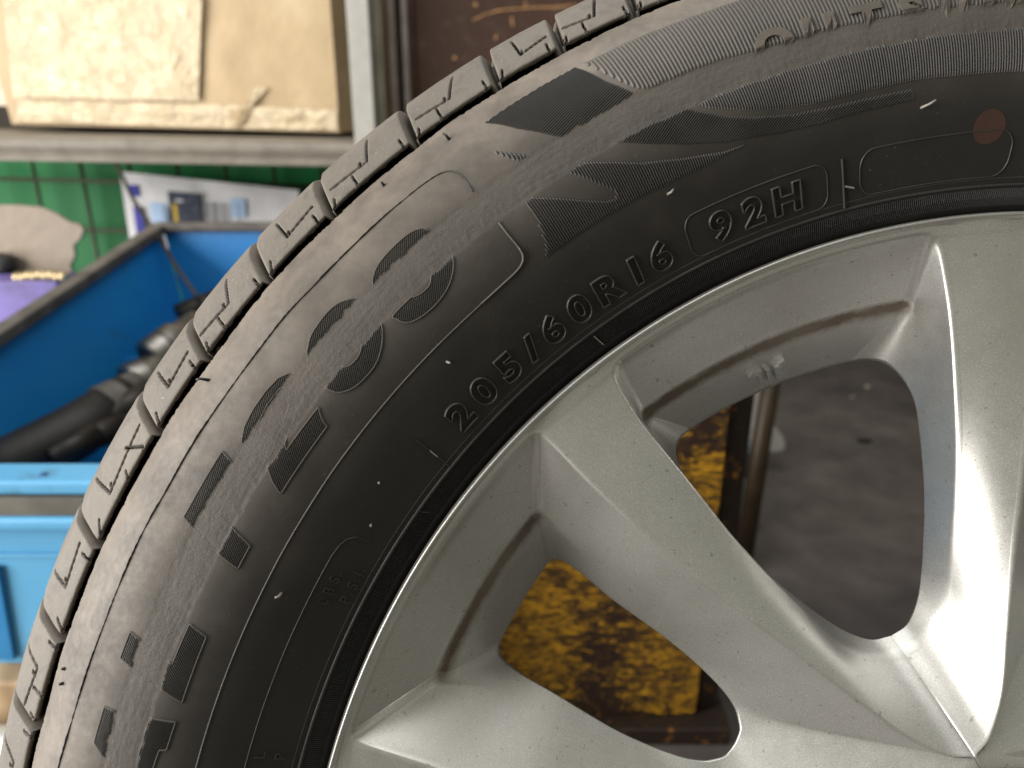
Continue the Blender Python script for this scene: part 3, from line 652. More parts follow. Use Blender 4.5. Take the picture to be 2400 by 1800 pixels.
# spokes: top facet plus the flank to each of its two windows
topA = resample(sideA[0], 131); topB = rotz(mirror(sideB[0][:nT]), -36)     # in window A's frame, the spoke on the +x side
strip = np.stack([lerp(topA, topB, t_) + np.array([0, 0, .0006 * math.sin(math.pi * t_)]) for t_ in np.linspace(0, 1, 9)])
mid_t = np.linspace(0, 1, 14); a_, b_ = strip[:, 0][0], strip[:, 0][-1]
ang0, ang1 = math.atan2(a_[0], a_[1]), math.atan2(b_[0], b_[1])
edge = strip[:, 0]; r_e = np.hypot(edge[:, 0], edge[:, 1])[:, None]
lipj = np.stack([np.concatenate([edge[:, :2] / r_e * (r_e * (1 - t_) + .21845 * t_), edge[:, 2:] * (1 - t_) - .00295 * t_], 1) for t_ in (0, .5, 1)])
flankA = sideA; flankB = rotz(mirror(sideB), -36)
grids = [(strip, [0] * 9, False), (flankA, hA, True), (flankB, hB, False), (lipj, [0, 0, 0], True)]
sp_r = patch('spoke', grids, rim, AXA)
sp_l = patch('spoke', [(mirror(P), g, not fl) for P, g, fl in grids], rim, AXA)
for k in range(1, 5):
    for o in (sp_r, sp_l):
        c = o.copy(); COL.objects.link(c); c.rotation_euler.z = R(AXA + 72 * k)
# hub disc closing the middle
hub = []
for r_, z_ in ((62, -1.6), (50, -2.0), (36, -4), (35, -9), (34.5, -10), (33, -6), (30, -4.8), (15, -4), (.5, -3.8)): hub.append((r_ * .001, z_ * .001))
rev_obj('hub', hub, M_SILVER, rim, 120, {'grime': [0, 0, .1, .8, .9, .1, 0, 0, 0]})
# cast mark on the inner band of the window
def band(th, f, h):
    a = np.radians(th); r_ = .1962 + (.182 - .1962) * f; z_ = -.0242 + (-.042 + .0242) * f
    nr, nz = -.78, .62
    return ((r_ + nr * h) * math.cos(a), (r_ + nr * h) * math.sin(a), z_ + nz * h)
def bar(mb, q):
    top = [band(t_, f_, .0016) for t_, f_ in q]; bot = [band(t_, f_, -.0005) for t_, f_ in q]; n = len(q)
    mb.add(top + bot, [tuple(range(n))] + [(i, (i + 1) % n, (i + 1) % n + n, i + n) for i in range(n)])
mk = MB()
for q in ([(114.97, .43), (114.67, .36), (113.58, .39), (113.58, .49), (114.40, .46)], [(114.07, .45), (113.64, .47), (113.43, .71), (113.76, .70)], [(113.18, .44), (112.72, .45), (112.34, .74), (112.75, .74)],
          [(112.25, .45), (111.82, .46), (111.45, .76), (111.85, .76)], [(111.75, .40), (111.10, .36), (110.98, .46), (111.62, .50)], [(111.80, .66), (110.95, .64), (110.83, .73), (111.52, .76)], [(111.80, .46), (111.50, .46), (111.30, .70), (111.60, .70)]): bar(mk, q)
mk.obj('cast_mark', M_SILVER, rim, False)

# ------------------------------------------------------------------ the workshop behind
FX = 27.25 / 36 * 2400
def at(px, py, Y):
    """world point at distance Y in front of the camera, on the sight line through a picture point"""
    x = (px - 1200) / FX; y = (900 - py) / FX
    d = Vector((x, math.cos(PITCH) + y * math.sin(PITCH), -math.sin(PITCH) + y * math.cos(PITCH)))
    return Vector((0, 0, CAM_H)) + d * (Y / d.y)
def prism(mb, pts, depth):
    """polygon at world points, pushed back along +Y"""
    n = len(pts); b = [p + Vector((0, depth, 0)) for p in pts]
    return mb.add(list(pts) + b, [tuple(range(n)), tuple(range(2 * n - 1, n - 1, -1))] + [(i, i + n, (i + 1) % n + n, (i + 1) % n) for i in range(n)])

# floor
t = NT('concrete_floor')
a = t.noise(2.2, 6, .6); b = t.noise(14, 6, .65); c = t.ramp(t.noise(60, 4, .7), [(.66, 0), (.74, .5)])
cc = t.mix(t.ramp(a, [(.42, 0), (.58, 1)]), (.085, .076, .074), (.165, .142, .130)); cc = t.mix(t.ramp(b, [(.35, .5), (.7, 0)]), cc, (.052, .047, .046)); cc = t.mix(c, cc, (.17, .15, .14))
t.set(Base_Color=cc, Roughness=t.ramp(b, [(.3, .35), (.7, .6)])); t.bump(t.noise(180, 4, .6), .12, .002)
fl = MB().add([(-3, -2, 0), (3, -2, 0), (3, 4, 0), (-3, 4, 0)], [(0, 1, 2, 3)]).obj('floor', t.m); tag(fl, 'dark grey workshop concrete floor', kind='structure')
M_WALL = simple('dark_wall', (.050, .040, .034), .8, 0, .3, 6)
wl = MB().box((-3, 2.0, 0), (3, 2.06, 3)).obj('back_wall', M_WALL); tag(wl, 'dark workshop wall behind the shelf', kind='structure')

# steel shelf
M_STEEL = simple('grey_shelf_paint', (.225, .203, .172), .5, 0, .18, 40)
shelf = empty('steel_shelf', (-.6, 1.25, 0)); tag(shelf, 'grey steel shelf with a rolled front edge, cardboard box on it', 'shelf')
def pp(o, p): o.parent = p; o.matrix_parent_inverse = Matrix.Translation(-p.location); return o
p0 = at(0, 312, 1.2); zt = p0.z; xl, xr = at(-260, 312, 1.2).x, at(868, 330, 1.2).x
prof = [(1.62, zt), (1.205, zt), (1.196, zt - .004), (1.192, zt - .010), (1.194, zt - .018), (1.201, zt - .024), (1.196, zt - .028), (1.190, zt - .031), (1.191, zt - .036), (1.205, zt - .036), (1.23, zt - .010), (1.62, zt - .006)]
xs = (xl, xr); n = len(prof); drop = .012
board = MB().add([(x, y, z - (drop if i else 0)) for i, x in enumerate(xs) for y, z in prof], [(i, (i + 1) % n, (i + 1) % n + n, i + n) for i in range(n)] + [tuple(range(n))[::-1], tuple(range(n, 2 * n))])
pp(board.obj('shelf_board', M_STEEL, None, False, .0012), shelf)
M_POST = simple('pale_post_paint', (.42, .41, .38), .5, 0, .08, 60)
a, b = at(816, 0, 1.19), at(838, 335, 1.19)
pw = .030
post = MB().box((b.x, 1.17, 0), (b.x + pw, 1.1725, 1.3)).box((b.x + pw - .0025, 1.1726, 0), (b.x + pw, 1.21, 1.3))
pp(post.obj('shelf_post', M_POST, None, False, .0008), shelf)
pp(MB().box((b.x + pw + .001, 1.195, 0), (b.x + pw + .012, 1.205, 1.3)).obj('post_flange', simple('post_shade_paint', (.30, .28, .22), .5), None, False, .0008), shelf)  # darker side of the post, shade painted into its colour

# cardboard boxes
def card(name, base, tape):
    t = NT(name); v = t.noise(26, 5, .6); w = t.noise(9, 4, .5)
    c = t.mix(v, tuple(x * .85 for x in base), tuple(min(1, x * 1.1) for x in base)); c = t.mix(t.ramp(w, [(.5, 0), (.7, .4)]), c, tape)
    t.set(Base_Color=c, Roughness=.62); t.bump(t.noise(40, 4, .6), .3, .006); return t.m
M_CARD = card('cardboard', (.52, .39, .23), (.66, .54, .36)); M_TAPE = NT('packing_tape')
M_TAPE.set(Base_Color=M_TAPE.mix(M_TAPE.noise(30, 5, .6), (.62, .48, .29), (.82, .72, .53)), Roughness=.22); M_TAPE.bump(M_TAPE.noise(34, 5, .65, dist=1.5), .8, .010); M_TAPE = M_TAPE.m
bx = empty('cardboard_box', at(400, 300, 1.3)); tag(bx, 'tan cardboard box with wrinkled packing tape standing on the steel shelf', 'box')
def panel(pts, nx, ny, amp, seed, off=0.0):
    """subdivided quad with a gentle wrinkle; pts: tl, tr, br, bl"""
    tl, tr, br, bl = [np.array(p) for p in pts]; P = []
    u, v = np.meshgrid(np.linspace(0, 1, nx), np.linspace(0, 1, ny), indexing='ij')
    Q = (tl * (1 - u[..., None]) + tr * u[..., None]) * (1 - v[..., None]) + (bl * (1 - u[..., None]) + br * u[..., None]) * v[..., None]
    nrm = np.cross(tr - tl, bl - tl); nrm = nrm / np.linalg.norm(nrm)
    w = (vnoise(u * 6 + seed, v * 3, seed) - .5) + .5 * (vnoise(u * 15 + seed, v * 6, seed + 1) - .5)
    fade = np.minimum(np.minimum(u, 1 - u), np.minimum(v, 1 - v)); fade = np.clip(fade * 10, 0, 1)
    return Q + nrm * (w * amp * fade + off)[..., None]
def panel_obj(name, pts, mat, nx=40, ny=30, amp=.003, seed=1, off=0.0, parent=None):
    P = panel(pts, nx, ny, amp, seed, off); o = mesh_obj(name, P.reshape(-1, 3), grid_faces(nx, ny).tolist(), mat, None, True)
    return pp(o, parent) if parent else o
Yb = 1.30
bl, br = at(28, 291, Yb), at(796, 311, Yb); tl = Vector((bl.x - .022, Yb, bl.z + .30)); tr = Vector((br.x, Yb, br.z + .30))
panel_obj('front_panel', (tl, tr, br, bl), M_CARD, 60, 40, .006, 3, 0, bx)
rb = br + Vector((.055, .24, .004)); rt = tr + Vector((.055, .24, 0))
panel_obj('side_panel', (tr, rt, rb, br), M_CARD, 20, 20, .003, 5, 0, bx)
lb = bl + Vector((-.03, .24, .004)); lt = tl + Vector((-.03, .24, 0))
panel_obj('side_panel', (lt, tl, bl, lb), M_CARD, 20, 20, .003, 6, 0, bx)
panel_obj('back_panel', (rt, lt, lb, rb), M_CARD, 8, 8, .0, 7, 0, bx); panel_obj('bottom_panel', (bl, br, rb, lb), M_CARD, 4, 4, .0, 8, 0, bx); panel_obj('top_flap', (lt, rt, tr, tl), M_CARD, 4, 4, 0, 8, 0, bx)
def on_front(px, py): return at(px, py, Yb)
def tape(pts, seed, off):
    q = [on_front(*p) for p in pts]; panel_obj('tape_strip', q, M_TAPE, 70, 30, .006, seed, off, bx)
tape([(46, 232), (520, 244), (520, 300), (40, 284)], 21, -.004); tape([(520, 246), (790, 258), (792, 306), (522, 302)], 22, -.003)
tape([(16, -12), (478, -12), (470, 236), (38, 228)], 23, -.009)
tape([(600, 205), (628, 205), (560, 300), (548, 300)], 26, -.007)
b2 = empty('cardboard_box', at(-60, 240, 1.42)); tag(b2, 'pale box at the left edge of the shelf, behind the taped box', 'box')
q = [at(-200, -40, 1.42), at(24, -40, 1.42), at(26, 250, 1.42), at(-200, 242, 1.42)]
mb = MB(); prism(mb, q, .12); pp(mb.obj('carton', card('pale_carton', (.62, .56, .45), (.7, .65, .55)), None, False, .003), b2)
for k in range(2): pp(MB().box((q[0].x, 1.4195, q[2].z + .03 + k * .12), (q[1].x - .002, 1.4205, q[2].z + .033 + k * .12)).obj('seam', M_CARD), b2)

# brown cabinet with orange scratches
t = NT('brown_cabinet_paint'); v = t.noise(12, 5, .6)
c = t.mix(v, (.045, .022, .015), (.090, .048, .034)); c = t.mix(t.ramp(t.noise(45, 5, .7), [(.58, 0), (.72, .6)]), c, (.17, .12, .10)); t.set(Base_Color=c, Roughness=.38); t.bump(t.noise(70, 3, .6), .15, .003); M_BROWN = t.m
M_SCR = simple('orange_bare_scratch', (.55, .30, .12), .5, 0, .3, 60)
cb = empty('brown_cabinet', (.0, 1.5, 0)); tag(cb, 'scratched dark brown steel cabinet behind the tyre tread', 'cabinet')
x0, x1 = at(972, 60, 1.5).x, at(1700, 60, 1.5).x
pp(MB().box((x0, 1.50, 0), (x1, 1.80, 1.4)).obj('cabinet_door', M_BROWN, None, False, .004), cb)
for px0, px1, Y, mt in ((888, 908, 1.515, M_BLACK), (908, 926, 1.495, simple('cabinet_edge', (.25, .21, .18), .45)), (927, 940, 1.51, M_BLACK), (941, 955, 1.497, simple('cabinet_edge_pale', (.36, .31, .29), .45)), (956, 971, 1.506, M_BROWN)):
    pp(MB().box((at(px0, 60, 1.5).x, Y, 0), (at(px1, 60, 1.5).x, 1.79, 1.4)).obj('frame_strip', mt, None, False, .002), cb)
def flatstroke(pts, w):
    mb = MB(); P = [at(px, py, 1.4985) for px, py in pts]; L = []; Rr = []
    for i, p in enumerate(P):
        d = (P[min(i + 1, len(P) - 1)] - P[max(0, i - 1)]).normalized(); n_ = Vector((-d.z, 0, d.x)); ww = w * (.6 + .8 * random.random()); L.append(p + n_ * ww); Rr.append(p - n_ * ww)
    n = len(P); mb.add(L + Rr, [(i, i + 1, n + i + 1, n + i) for i in range(n - 1)]); mb.add([v + Vector((0, .0012, 0)) for v in L + Rr], [(i, n + i, n + i + 1, i + 1) for i in range(n - 1)]); return mb
for pts, w in (([(1108, 48), (1135, 34), (1170, 24), (1215, 20), (1260, 17), (1300, 17), (1350, 11)], .0012), ([(1199, 40), (1200, 50), (1201, 61)], .0020), ([(1164, 82), (1160, 92)], .0022), ([(1064, 132), (1067, 139)], .0026),
               ([(1230, 6), (1233, 12)], .0022), ([(1112, 7), (1116, 14)], .002)): pp(flatstroke(pts, w).obj('scratch', M_SCR), cb)

# green board behind a wire mesh
t = NT('green_plastic'); v = t.noise(3, 3, .5)
t.set(Base_Color=t.mix(v, (.003, .080, .020), (.006, .17, .045)), Roughness=.5, Specular_IOR_Level=.2); M_GREEN = t.m
gz0, gz1 = at(0, 1000, 1.5).z, at(0, 320, 1.5).z
xa, xb_ = at(-150, 500, 1.5).x, at(960, 500, 1.5).x
nx = 60; P = []
for i in range(nx):
    u = i / (nx - 1); x = xa + (xb_ - xa) * u
    for j in range(24):
        w = j / 23; P.append((x, 1.50 + .010 * math.sin(w * 9 + u * 2) + .006 * math.sin(u * 14), gz0 + (gz1 - gz0) * w))
gb = mesh_obj('green_sheet', P, grid_faces(nx, 24).tolist(), M_GREEN); m_ = gb.modifiers.new('thick', 'SOLIDIFY'); m_.thickness = .004; m_.offset = 1
tag(gb, 'glossy green plastic sheet behind the dark wire mesh under the shelf', 'sheet')
M_WIRE = simple('dark_wire', (.040, .033, .022), .5, .4, .3, 80)
ms = empty('wire_mesh_panel', (-.6, 1.47, gz0)); tag(ms, 'dark square wire mesh hanging under the steel shelf', 'mesh')
pitch = .088; xw = at(75, 380, 1.47).x
for k in range(-2, 10):
    x = xw + k * pitch; pp(MB().tube([(x, 1.470, gz0), (x, 1.470, gz1)], .0032, 8).obj('wire', M_WIRE, None, True), ms)
zw = at(100, 421, 1.47).z
for k in range(-4, 2):
    z = zw + k * pitch * 1.02; pp(MB().tube([(xa, 1.464, z + .006), (xb_, 1.464, z - .016)], .0032, 8).obj('wire', M_WIRE, None, True), ms)

# printed leaflet
M_PAPER = simple('white_paper', (.70, .70, .72), .6, 0, .05, 20)
pb = [at(280, 402, 1.44), at(700, 446, 1.42), at(700, 600, 1.36), at(310, 600, 1.36)]
lf = empty('paper_leaflet', pb[3]); tag(lf, 'white printed leaflet with blue blocks tucked behind the blue bin', 'leaflet')
panel_obj('sheet', pb, M_PAPER, 30, 14, .008, 31, 0, lf)
tlv, trv, brv, blv = pb
nrm = (trv - tlv).cross(blv - tlv).normalized(); nrm = nrm if nrm.y < 0 else -nrm
def print_block(u0, v0, u1, v1, mat, h=.0050):
    f = lambda u, v: (tlv.lerp(trv, u)).lerp(blv.lerp(brv, u), v)
    q = [f(u0, v0), f(u1, v0), f(u1, v1), f(u0, v1)]; mb = MB(); mb.add([p + nrm * h for p in q] + [p + nrm * (h - .0004) for p in q], [(0, 1, 2, 3), (7, 6, 5, 4), (0, 4, 5, 1), (1, 5, 6, 2), (2, 6, 7, 3), (3, 7, 4, 0)]); pp(mb.obj('print_block', mat), lf)
M_PB = simple('print_blue', (.055, .055, .36), .5); M_PL = simple('print_pale_blue', (.42, .58, .85), .5); M_PK = simple('print_dark', (.05, .06, .09), .5, 0, .8, 120); M_PY = simple('print_yellow', (.60, .42, .05), .5)
print_block(.05, .16, .095, .30, M_PB); print_block(.055, .42, .10, .75, M_PB); print_block(.155, .36, .245, .75, M_PL); print_block(.265, .20, .44, .75, M_PK); print_block(.285, .36, .31, .6, M_PY, .0056); print_block(.62, .22, .70, .48, M_PL)
for k in range(8):
    u_ = (.225, .47, .485, .515, .53, .57, .59, .66)[k]; print_block(u_, .30 if k else .40, u_ + .007, .62, M_PK)

# blue bin with tools
def bluep(name, c0, c1):
    t = NT(name); v = t.noise(9, 5, .6); c = t.mix(v, c0, c1); c = t.mix(t.ramp(t.noise(30, 6, .7), [(.60, 0), (.75, .55)]), c, (.05, .06, .07)); t.set(Base_Color=c, Roughness=.42); t.bump(t.noise(50, 4, .6), .1, .004); return t.m
M_BLUE = bluep('blue_plastic', (.006, .17, .52), (.012, .25, .66)); M_BLUE_LIT = bluep('daylit_blue_plastic', (.08, .34, .62), (.14, .45, .74))  # one plastic: daylight painted into the pale copy, shade into the deep
M_RIM = simple('dirty_bin_rim', (.105, .095, .085), .6, 0, .4, 40)
bin_ = empty('storage_bin', (-.2, .85, 0)); tag(bin_, 'large blue plastic bin with a grimy rim, tools lying inside', 'bin')
BLt = at(378, 528, 1.10); FLt = at(-20, 778, .74); FLt.x = min(FLt.x, BLt.x - .01); front = at(0, 1098, .56)
MLt = at(0, 778, .76); FL = BLt + (MLt - BLt) * ((1.10 - .56) / (1.10 - .76)); BR = Vector((-.09, 1.10, BLt.z)); FR = Vector((-.09, .56, front.z)); fz = CAM_H - .44
def quad_slab(a, b, c, d, th, name, mat, par, bev=.002):
    n_ = (b - a).cross(d - a).normalized() * th; mb = MB(); mb.add([a, b, c, d, a + n_, b + n_, c + n_, d + n_], [(0, 3, 2, 1), (4, 5, 6, 7), (0, 1, 5, 4), (1, 2, 6, 5), (2, 3, 7, 6), (3, 0, 4, 7)]); return pp(mb.obj(name, mat, None, False, bev), par)
dn = lambda p, z, dx=0, dy=0: Vector((p.x + dx, p.y + dy, z))
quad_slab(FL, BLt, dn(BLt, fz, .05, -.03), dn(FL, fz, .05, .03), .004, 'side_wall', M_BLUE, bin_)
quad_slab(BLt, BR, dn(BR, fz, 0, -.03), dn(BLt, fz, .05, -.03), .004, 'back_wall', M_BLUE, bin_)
quad_slab(FR, Vector((-.62, .56, front.z)), Vector((-.57, .59, fz)), dn(FR, fz, 0, .03), .004, 'front_wall', M_BLUE_LIT, bin_)
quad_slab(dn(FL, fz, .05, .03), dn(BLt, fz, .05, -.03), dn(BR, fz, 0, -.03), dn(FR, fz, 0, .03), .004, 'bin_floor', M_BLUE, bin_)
def railbar(a, b, w, h, mat, name):
    d = (b - a).normalized(); s_ = d.cross(Vector((0, 0, 1))).normalized() * w; u = Vector((0, 0, h)); mb = MB()
    mb.add([a - s_, a + s_, a + s_ - u, a - s_ - u, b - s_, b + s_, b + s_ - u, b - s_ - u], [(0, 1, 2, 3), (7, 6, 5, 4), (0, 4, 5, 1), (1, 5, 6, 2), (2, 6, 7, 3), (3, 7, 4, 0)]); return pp(mb.obj(name, mat, None, False, .0025), bin_)
railbar(FL + Vector((0, 0, .004)), BLt + Vector((-.002, .006, .004)), .010, .014, M_RIM, 'rim_bar'); railbar(BLt + Vector((-.01, 0, .004)), BR + Vector((0, 0, .004)), .009, .012, M_RIM, 'rim_bar')
fr0 = Vector((-.64, .554, front.z)); fr1 = FR + Vector((0, -.006, .0))
railbar(fr0, fr1, .017, .012, M_BLUE_LIT, 'front_lip')
pp(MB().box((FL.x, .531, front.z - .0265), (FR.x, .5495, front.z - .013)).obj('lip_groove', simple('dark_groove', (.12, .11, .09), .6)), bin_)  # dark grey-brown strip filling the recess below the lip
hole = at(105, 1126, .549); pp(MB().tube([(hole.x, .549, front.z - .002), (hole.x, .549, front.z + .0004)], .0034, 14).obj('rim_hole', simple('deep_blue_hole', (.01, .07, .20), .5), None, True), bin_)

# crate under the bin
cr = empty('plastic_crate', (-.2, .6, 0)); tag(cr, 'light blue plastic crate directly under the large blue bin', 'crate')
zc1 = front.z - .027; zc0 = at(0, 1560, .54).z
pp(MB().box((-.62, .540, zc0), (-.09, .546, zc1)).obj('crate_front', M_BLUE_LIT, None, False, .002), cr)
pp(MB().box((-.62, .526, zc1 - .011), (-.09, .5395, zc1)).obj('crate_lip', M_BLUE_LIT, None, False, .003), cr)
pp(MB().box((-.62, .5465, zc0), (-.09, .93, zc0 + .004)).obj('crate_floor', M_BLUE, None, False, .001), cr)
pp(MB().box((-.62, .926, zc0 + .0045), (-.09, .93, zc1)).obj('crate_back', M_BLUE, None, False, .001), cr)
zr = at(0, 1305, .538).z
pp(MB().box((-.62, .5365, zr), (-.09, .5398, zr + .003)).obj('crate_rib', M_BLUE_LIT, None, False, .001), cr)
gq = [at(-60, 1330, .535), at(-4, 1330, .535), at(34, 1548, .535), at(-20, 1548, .535)]; mb = MB(); prism(mb, gq, .0046); pp(mb.obj('crate_gusset', bluep('shaded_blue_plastic', (.01, .17, .42), (.02, .23, .52)), None, False, .0015), cr)  # gusset in a deeper copy of the blue, shade painted in
# plank and pale bar at the bottom left
M_WOOD = NT('plank_wood'); wv = M_WOOD.n('ShaderNodeTexWave'); wv.inputs['Scale'].default_value = 9; wv.inputs['Distortion'].default_value = 6; wv.inputs['Detail'].default_value = 3
tc = M_WOOD.n('ShaderNodeTexCoord'); M_WOOD.l(tc.outputs['Object'], wv.inputs['Vector']); M_WOOD.set(Base_Color=M_WOOD.mix(wv.outputs['Fac'], (.30, .20, .11), (.48, .35, .21)), Roughness=.65); M_WOOD = M_WOOD.m
zp = at(0, 1572, .53).z; o = MB().box((-.6, .515, 0), (-.1, .9, zp)).obj('wooden_block', M_WOOD, None, False, .004); tag(o, 'tan wooden block under the light blue crate at the lower left', 'wood block')
zb = at(0, 1690, .50).z; o = MB().tube([(-.6, .490, zb - .02), (-.1, .490, zb - .02)], .019, 20).obj('grey_pipe', simple('pale_metal', (.50, .49, .46), .4, .5), None, True); tag(o, 'pale grey pipe end beneath the wooden block, bottom left corner', 'pipe')

# tools in the bin
M_CHROME = simple('dull_chrome', (.26, .25, .235), .42, 1, .3, 60)
def socket(a, b, r, label):
    e = empty('socket', a); d = (b - a); tag(e, label, 'socket', 'chrome sockets in the blue bin')
    pp(MB().tube([a, a + d * .05, a + d * .55, a + d * .6, b], [r * .93, r, r, r * .82, r * .8], 28).obj('barrel', M_CHROME, None, True), e)
    pp(MB().tube([a - d * .004, a + d * .002], r * .72, 24).obj('bore', M_BLACK, None, True), e)
    pp(MB().tube([a + d * .30, a + d * .34], r * 1.02, 28).obj('collar', simple('dark_collar', (.12, .11, .10), .4, .6), None, True), e)
socket(at(352, 845, .90), at(470, 760, .96), .026, 'round chrome socket nearer the back of the blue bin'); socket(at(300, 905, .86), at(440, 850, .92), .026, 'round chrome socket beside the black grip')
hd = empty('black_grip', at(200, 1000, .75)); tag(hd, 'thick black rubber grip lying across the blue bin', 'grip')
pp(MB().tube([at(300, 925, .80), at(180, 1010, .74), at(40, 1085, .70), at(-60, 1130, .68)], [.024, .029, .030, .031], 22).obj('grip', M_BLACK, None, True), hd)
pp(MB().tube([at(330, 905, .815), at(250, 960, .775)], [.020, .0285], 22).obj('grip_end', simple('worn_grey_rubber', (.12, .11, .10), .6), None, True), hd)
tp = empty('tool_heap', at(420, 800, 1.0)); tag(tp, 'dark greasy tools heaped at the bottom of the blue bin', 'tools')
M_GREASE = simple('greasy_steel', (.035, .032, .030), .45, .5)
for k in range(3): pp(MB().tube([at(420 - 60 * k, 740 + 70 * k, 1.0 - .05 * k), at(520 - 60 * k, 700 + 70 * k, 1.04 - .05 * k)], .016, 14).obj('shaft', M_GREASE, None, True), tp)
for px, py, dy, r_ in ((330, 930, -30, .012), (250, 985, -70, .016), (180, 1040, -45, .014), (300, 1010, -20, .018), (120, 1075, -60, .012), (360, 980, -80, .015)):
    Y = .95 - (py - 760) * .00085; pp(MB().tube([at(px, py, Y), at(px + 110, py + dy, Y + .04)], r_, 14).obj('shaft', M_GREASE, None, True), tp)
pp(MB().box((-.42, .70, fz + .006), (-.10, .98, fz + .075)).obj('dark_slab', M_BLACK, None, False, .004), tp)  # black slab added to darken the bottom of the bin
# hanging cord
cd = MB().tube(catmull([tuple(at(*p)) for p in ((262, 360, 1.22), (285, 410, 1.18), (320, 480, 1.14), (365, 545, 1.08), (410, 620, 1.03), (470, 705, 1.0))], 6), .0028, 8).obj('cord', M_WIRE, None, True)
tag(cd, 'thin dark cord hanging from the shelf down into the blue bin', 'cord')
# purple box, bead chain, torn cardboard
M_PUR = simple('purple_plastic', (.12, .09, .28), .5, 0, .5, 14)
o = MB(); prism(o, [at(-150, 662, 1.02), at(136, 655, 1.02), at(120, 900, 1.02), at(-150, 900, 1.02)], .05); o = o.obj('purple_carton', M_PUR, None, False, .004); tag(o, 'purple carton half hidden behind the left wall of the blue bin', 'carton')
ch = empty('bead_chain', at(90, 648, 1.0)); tag(ch, 'string of brass beads lying along the top of the purple carton', 'bead chain')
M_BRASS = simple('old_brass', (.42, .34, .20), .35, .8, .2, 80)
bm = bmesh.new(); bmesh.ops.create_icosphere(bm, subdivisions=2, radius=.0072); bme = D.meshes.new('bead'); bm.to_mesh(bme); bm.free(); bme.materials.append(M_BRASS); bme.polygons.foreach_set('use_smooth', [True] * len(bme.polygons))
for k in range(9):
    o = D.objects.new('bead', bme); COL.objects.link(o); o.location = at(42 + 13.4 * k, 650 - 6 * math.sin(k * .35) + (k % 2) * 2, 1.03 - .002 * k); pp(o, ch)
tcq = [(-120, 478), (40, 481), (95, 486), (130, 500), (160, 520), (186, 526), (196, 540), (188, 560), (172, 575), (176, 600), (164, 622), (170, 640), (150, 655), (60, 662), (-120, 660)]
o = MB(); prism(o, [at(px, py, 1.10) for px, py in tcq], .006); o = o.obj('torn_cardboard', card('torn_card', (.27, .22, .17), (.34, .28, .22)), None, False, .001)
tag(o, 'torn brown cardboard sheet above the purple carton', 'cardboard')
o = MB().tube([at(4, 655, 1.085), at(10, 600, 1.085)], .014, 16).obj('rubber_stopper', M_BLACK, None, True); tag(o, 'small black rubber stopper in front of the torn cardboard at the left edge', 'stopper')

# behind the wheel: scratched yellow stand, rod, bracket
t = NT('scratched_yellow_paint')
mp = t.n('ShaderNodeMapping'); tcn = t.n('ShaderNodeTexCoord'); t.l(tcn.outputs['Object'], mp.inputs['Vector']); mp.inputs['Scale'].default_value = (1, 1, 1); mp.inputs['Rotation'].default_value = (0, R(38), 0)
mp.inputs['Scale'].default_value = (70, 70, 190)
chips = t.noise(1.0, 6, .74, mp.outputs[0], 1.2)
zone = t.noise(9, 3, .5)
line = [(.455, 0), (.480, 1), (.512, 1), (.537, 0)]
def lines(ang, sx, sz):
    m = t.n('ShaderNodeMapping'); t.l(tcn.outputs['Object'], m.inputs['Vector']); m.inputs['Rotation'].default_value = (0, R(ang), 0); m.inputs['Scale'].default_value = (sx, sx, sz)
    return t.ramp(t.noise(1.0, 3, .6, m.outputs[0], .3), line)
scr = t.math('MAXIMUM', t.math('MAXIMUM', lines(-48, 22, 260), lines(35, 26, 300)), lines(78, 20, 240))
f = t.math('MAXIMUM', t.ramp(t.math('ADD', chips, t.math('MULTIPLY', t.math('SUBTRACT', zone, .5), .7)), [(.47, 0), (.51, 1)]), t.math('MULTIPLY', scr, .95))
c = t.mix(f, t.mix(t.noise(20, 4, .6), (.60, .29, .010), (.78, .42, .022)), (.030, .017, .012)); c = t.mix(t.ramp(t.noise(140, 4, .7), [(.62, 0), (.72, .7)]), c, (.35, .17, .06))
t.set(Base_Color=c, Roughness=.45); t.bump(f, -.4, .001); M_YEL = t.m
t = NT('chipped_dark_paint'); f = t.ramp(t.noise(60, 6, .75), [(.58, 0), (.64, 1)]); t.set(Base_Color=t.mix(f, (.020, .012, .008), (.30, .13, .02)), Roughness=.5); M_DKY = t.m
st = empty('yellow_machine_stand', at(1450, 1300, .62)); tag(st, 'yellow steel stand with black scratches, seen through the spokes', 'stand')
e0, e1 = at(1722, 880, .62), at(1672, 1320, .62); g0 = at(1100, 880, .62)
zt_, zb_ = .42, .02
def lx(a, b, z): return a.x + (b.x - a.x) * (z - a.z) / (b.z - a.z)
q = [Vector((g0.x - .05, .62, zt_)), Vector((lx(e0, e1, zt_), .62, zt_)), Vector((lx(e0, e1, zb_), .62, zb_)), Vector((g0.x - .05, .62, zb_))]
mb = MB(); prism(mb, q, .006); pp(mb.obj('front_plate', M_YEL, None, False, .0015), st)
mb = MB(); w_ = .024
q2 = [q[1] + Vector((.0003, .004, 0)), q[1] + Vector((w_, .012, 0)), q[2] + Vector((w_, .012, 0)), q[2] + Vector((.0003, .004, 0))]; prism(mb, q2, .10); pp(mb.obj('side_plate', M_DKY, None, False, .003), st)
pp(MB().box((q[3].x, .60, .0005), (q[2].x + .03, .76, .0195)).obj('foot_plate', M_DKY, None, False, .002), st)
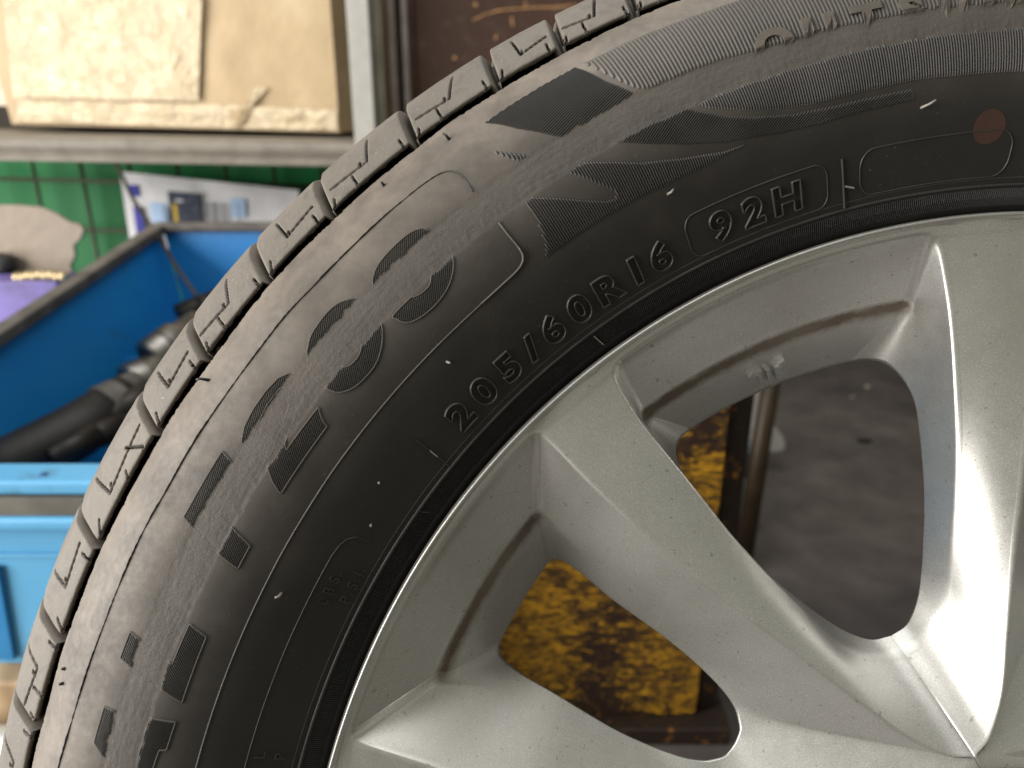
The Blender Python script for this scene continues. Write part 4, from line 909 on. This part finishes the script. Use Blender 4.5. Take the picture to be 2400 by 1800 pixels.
rd = MB().tube([at(1738, 1330, .90), at(1802, 930, 1.02), at(1840, 700, 1.10)], .0128, 20).obj('brown_rod', simple('brown_rod_paint', (.045, .028, .013), .45, .2), None, True); tag(rd, 'slim brown rod leaning beside the yellow stand', 'rod')
bk = empty('floor_bracket', at(1800, 1060, 1.2)); tag(bk, 'pale grey bracket foot on the floor behind the brown rod', 'bracket')
M_PALE = simple('pale_grey_paint', (.36, .35, .33), .45, 0, .15, 60); M_TEAL = simple('grey_teal_paint', (.15, .19, .20), .45, 0, .2, 40)
mb = MB(); prism(mb, [at(*p, 1.20) for p in ((1744, 920), (1798, 900), (1802, 990), (1822, 1006), (1840, 1030), (1844, 1050), (1830, 1062), (1750, 1064))], .02); pp(mb.obj('foot', M_PALE, None, False, .004), bk)
mb = MB(); prism(mb, [at(*p, 1.0) for p in ((1738, 1040), (1788, 1045), (1770, 1130), (1750, 1290), (1700, 1310), (1728, 1130))], .02); pp(mb.obj('web', M_TEAL, None, False, .003), bk)
mb = MB(); prism(mb, [at(*p, .985) for p in ((1756, 1070), (1784, 1066), (1760, 1110), (1742, 1125))], .01); pp(mb.obj('slot', M_BLACK, None, False, .001), bk)
# crumbs on the floor
def crumb(px, py, r, mat, label, sx=1.0):
    p = at(px, py, 1.0); d = p - Vector((0, 0, CAM_H)); p = Vector((0, 0, CAM_H)) + d * (CAM_H / -d.z)
    bm = bmesh.new(); bmesh.ops.create_icosphere(bm, subdivisions=2, radius=r)
    for v in bm.verts: v.co *= random.uniform(.8, 1.2); v.co.x *= sx; v.co.z *= .4
    me = D.meshes.new('crumb'); bm.to_mesh(me); bm.free(); me.materials.append(mat); o = D.objects.new('floor_crumb', me); COL.objects.link(o); o.location = p + Vector((0, 0, r * .3)); tag(o, label, 'crumb')
M_CRW = simple('pale_crumb', (.45, .40, .33), .7)
crumb(2033, 907, .0052, M_CRW, 'larger pale crumb on the floor seen through the spokes', 1.3); crumb(1997, 931, .0042, M_CRW, 'smaller pale crumb on the floor, left of the larger one'); crumb(2026, 1036, .0085, M_BLACK, 'black rubber scrap on the floor seen through the spokes', 2.0)
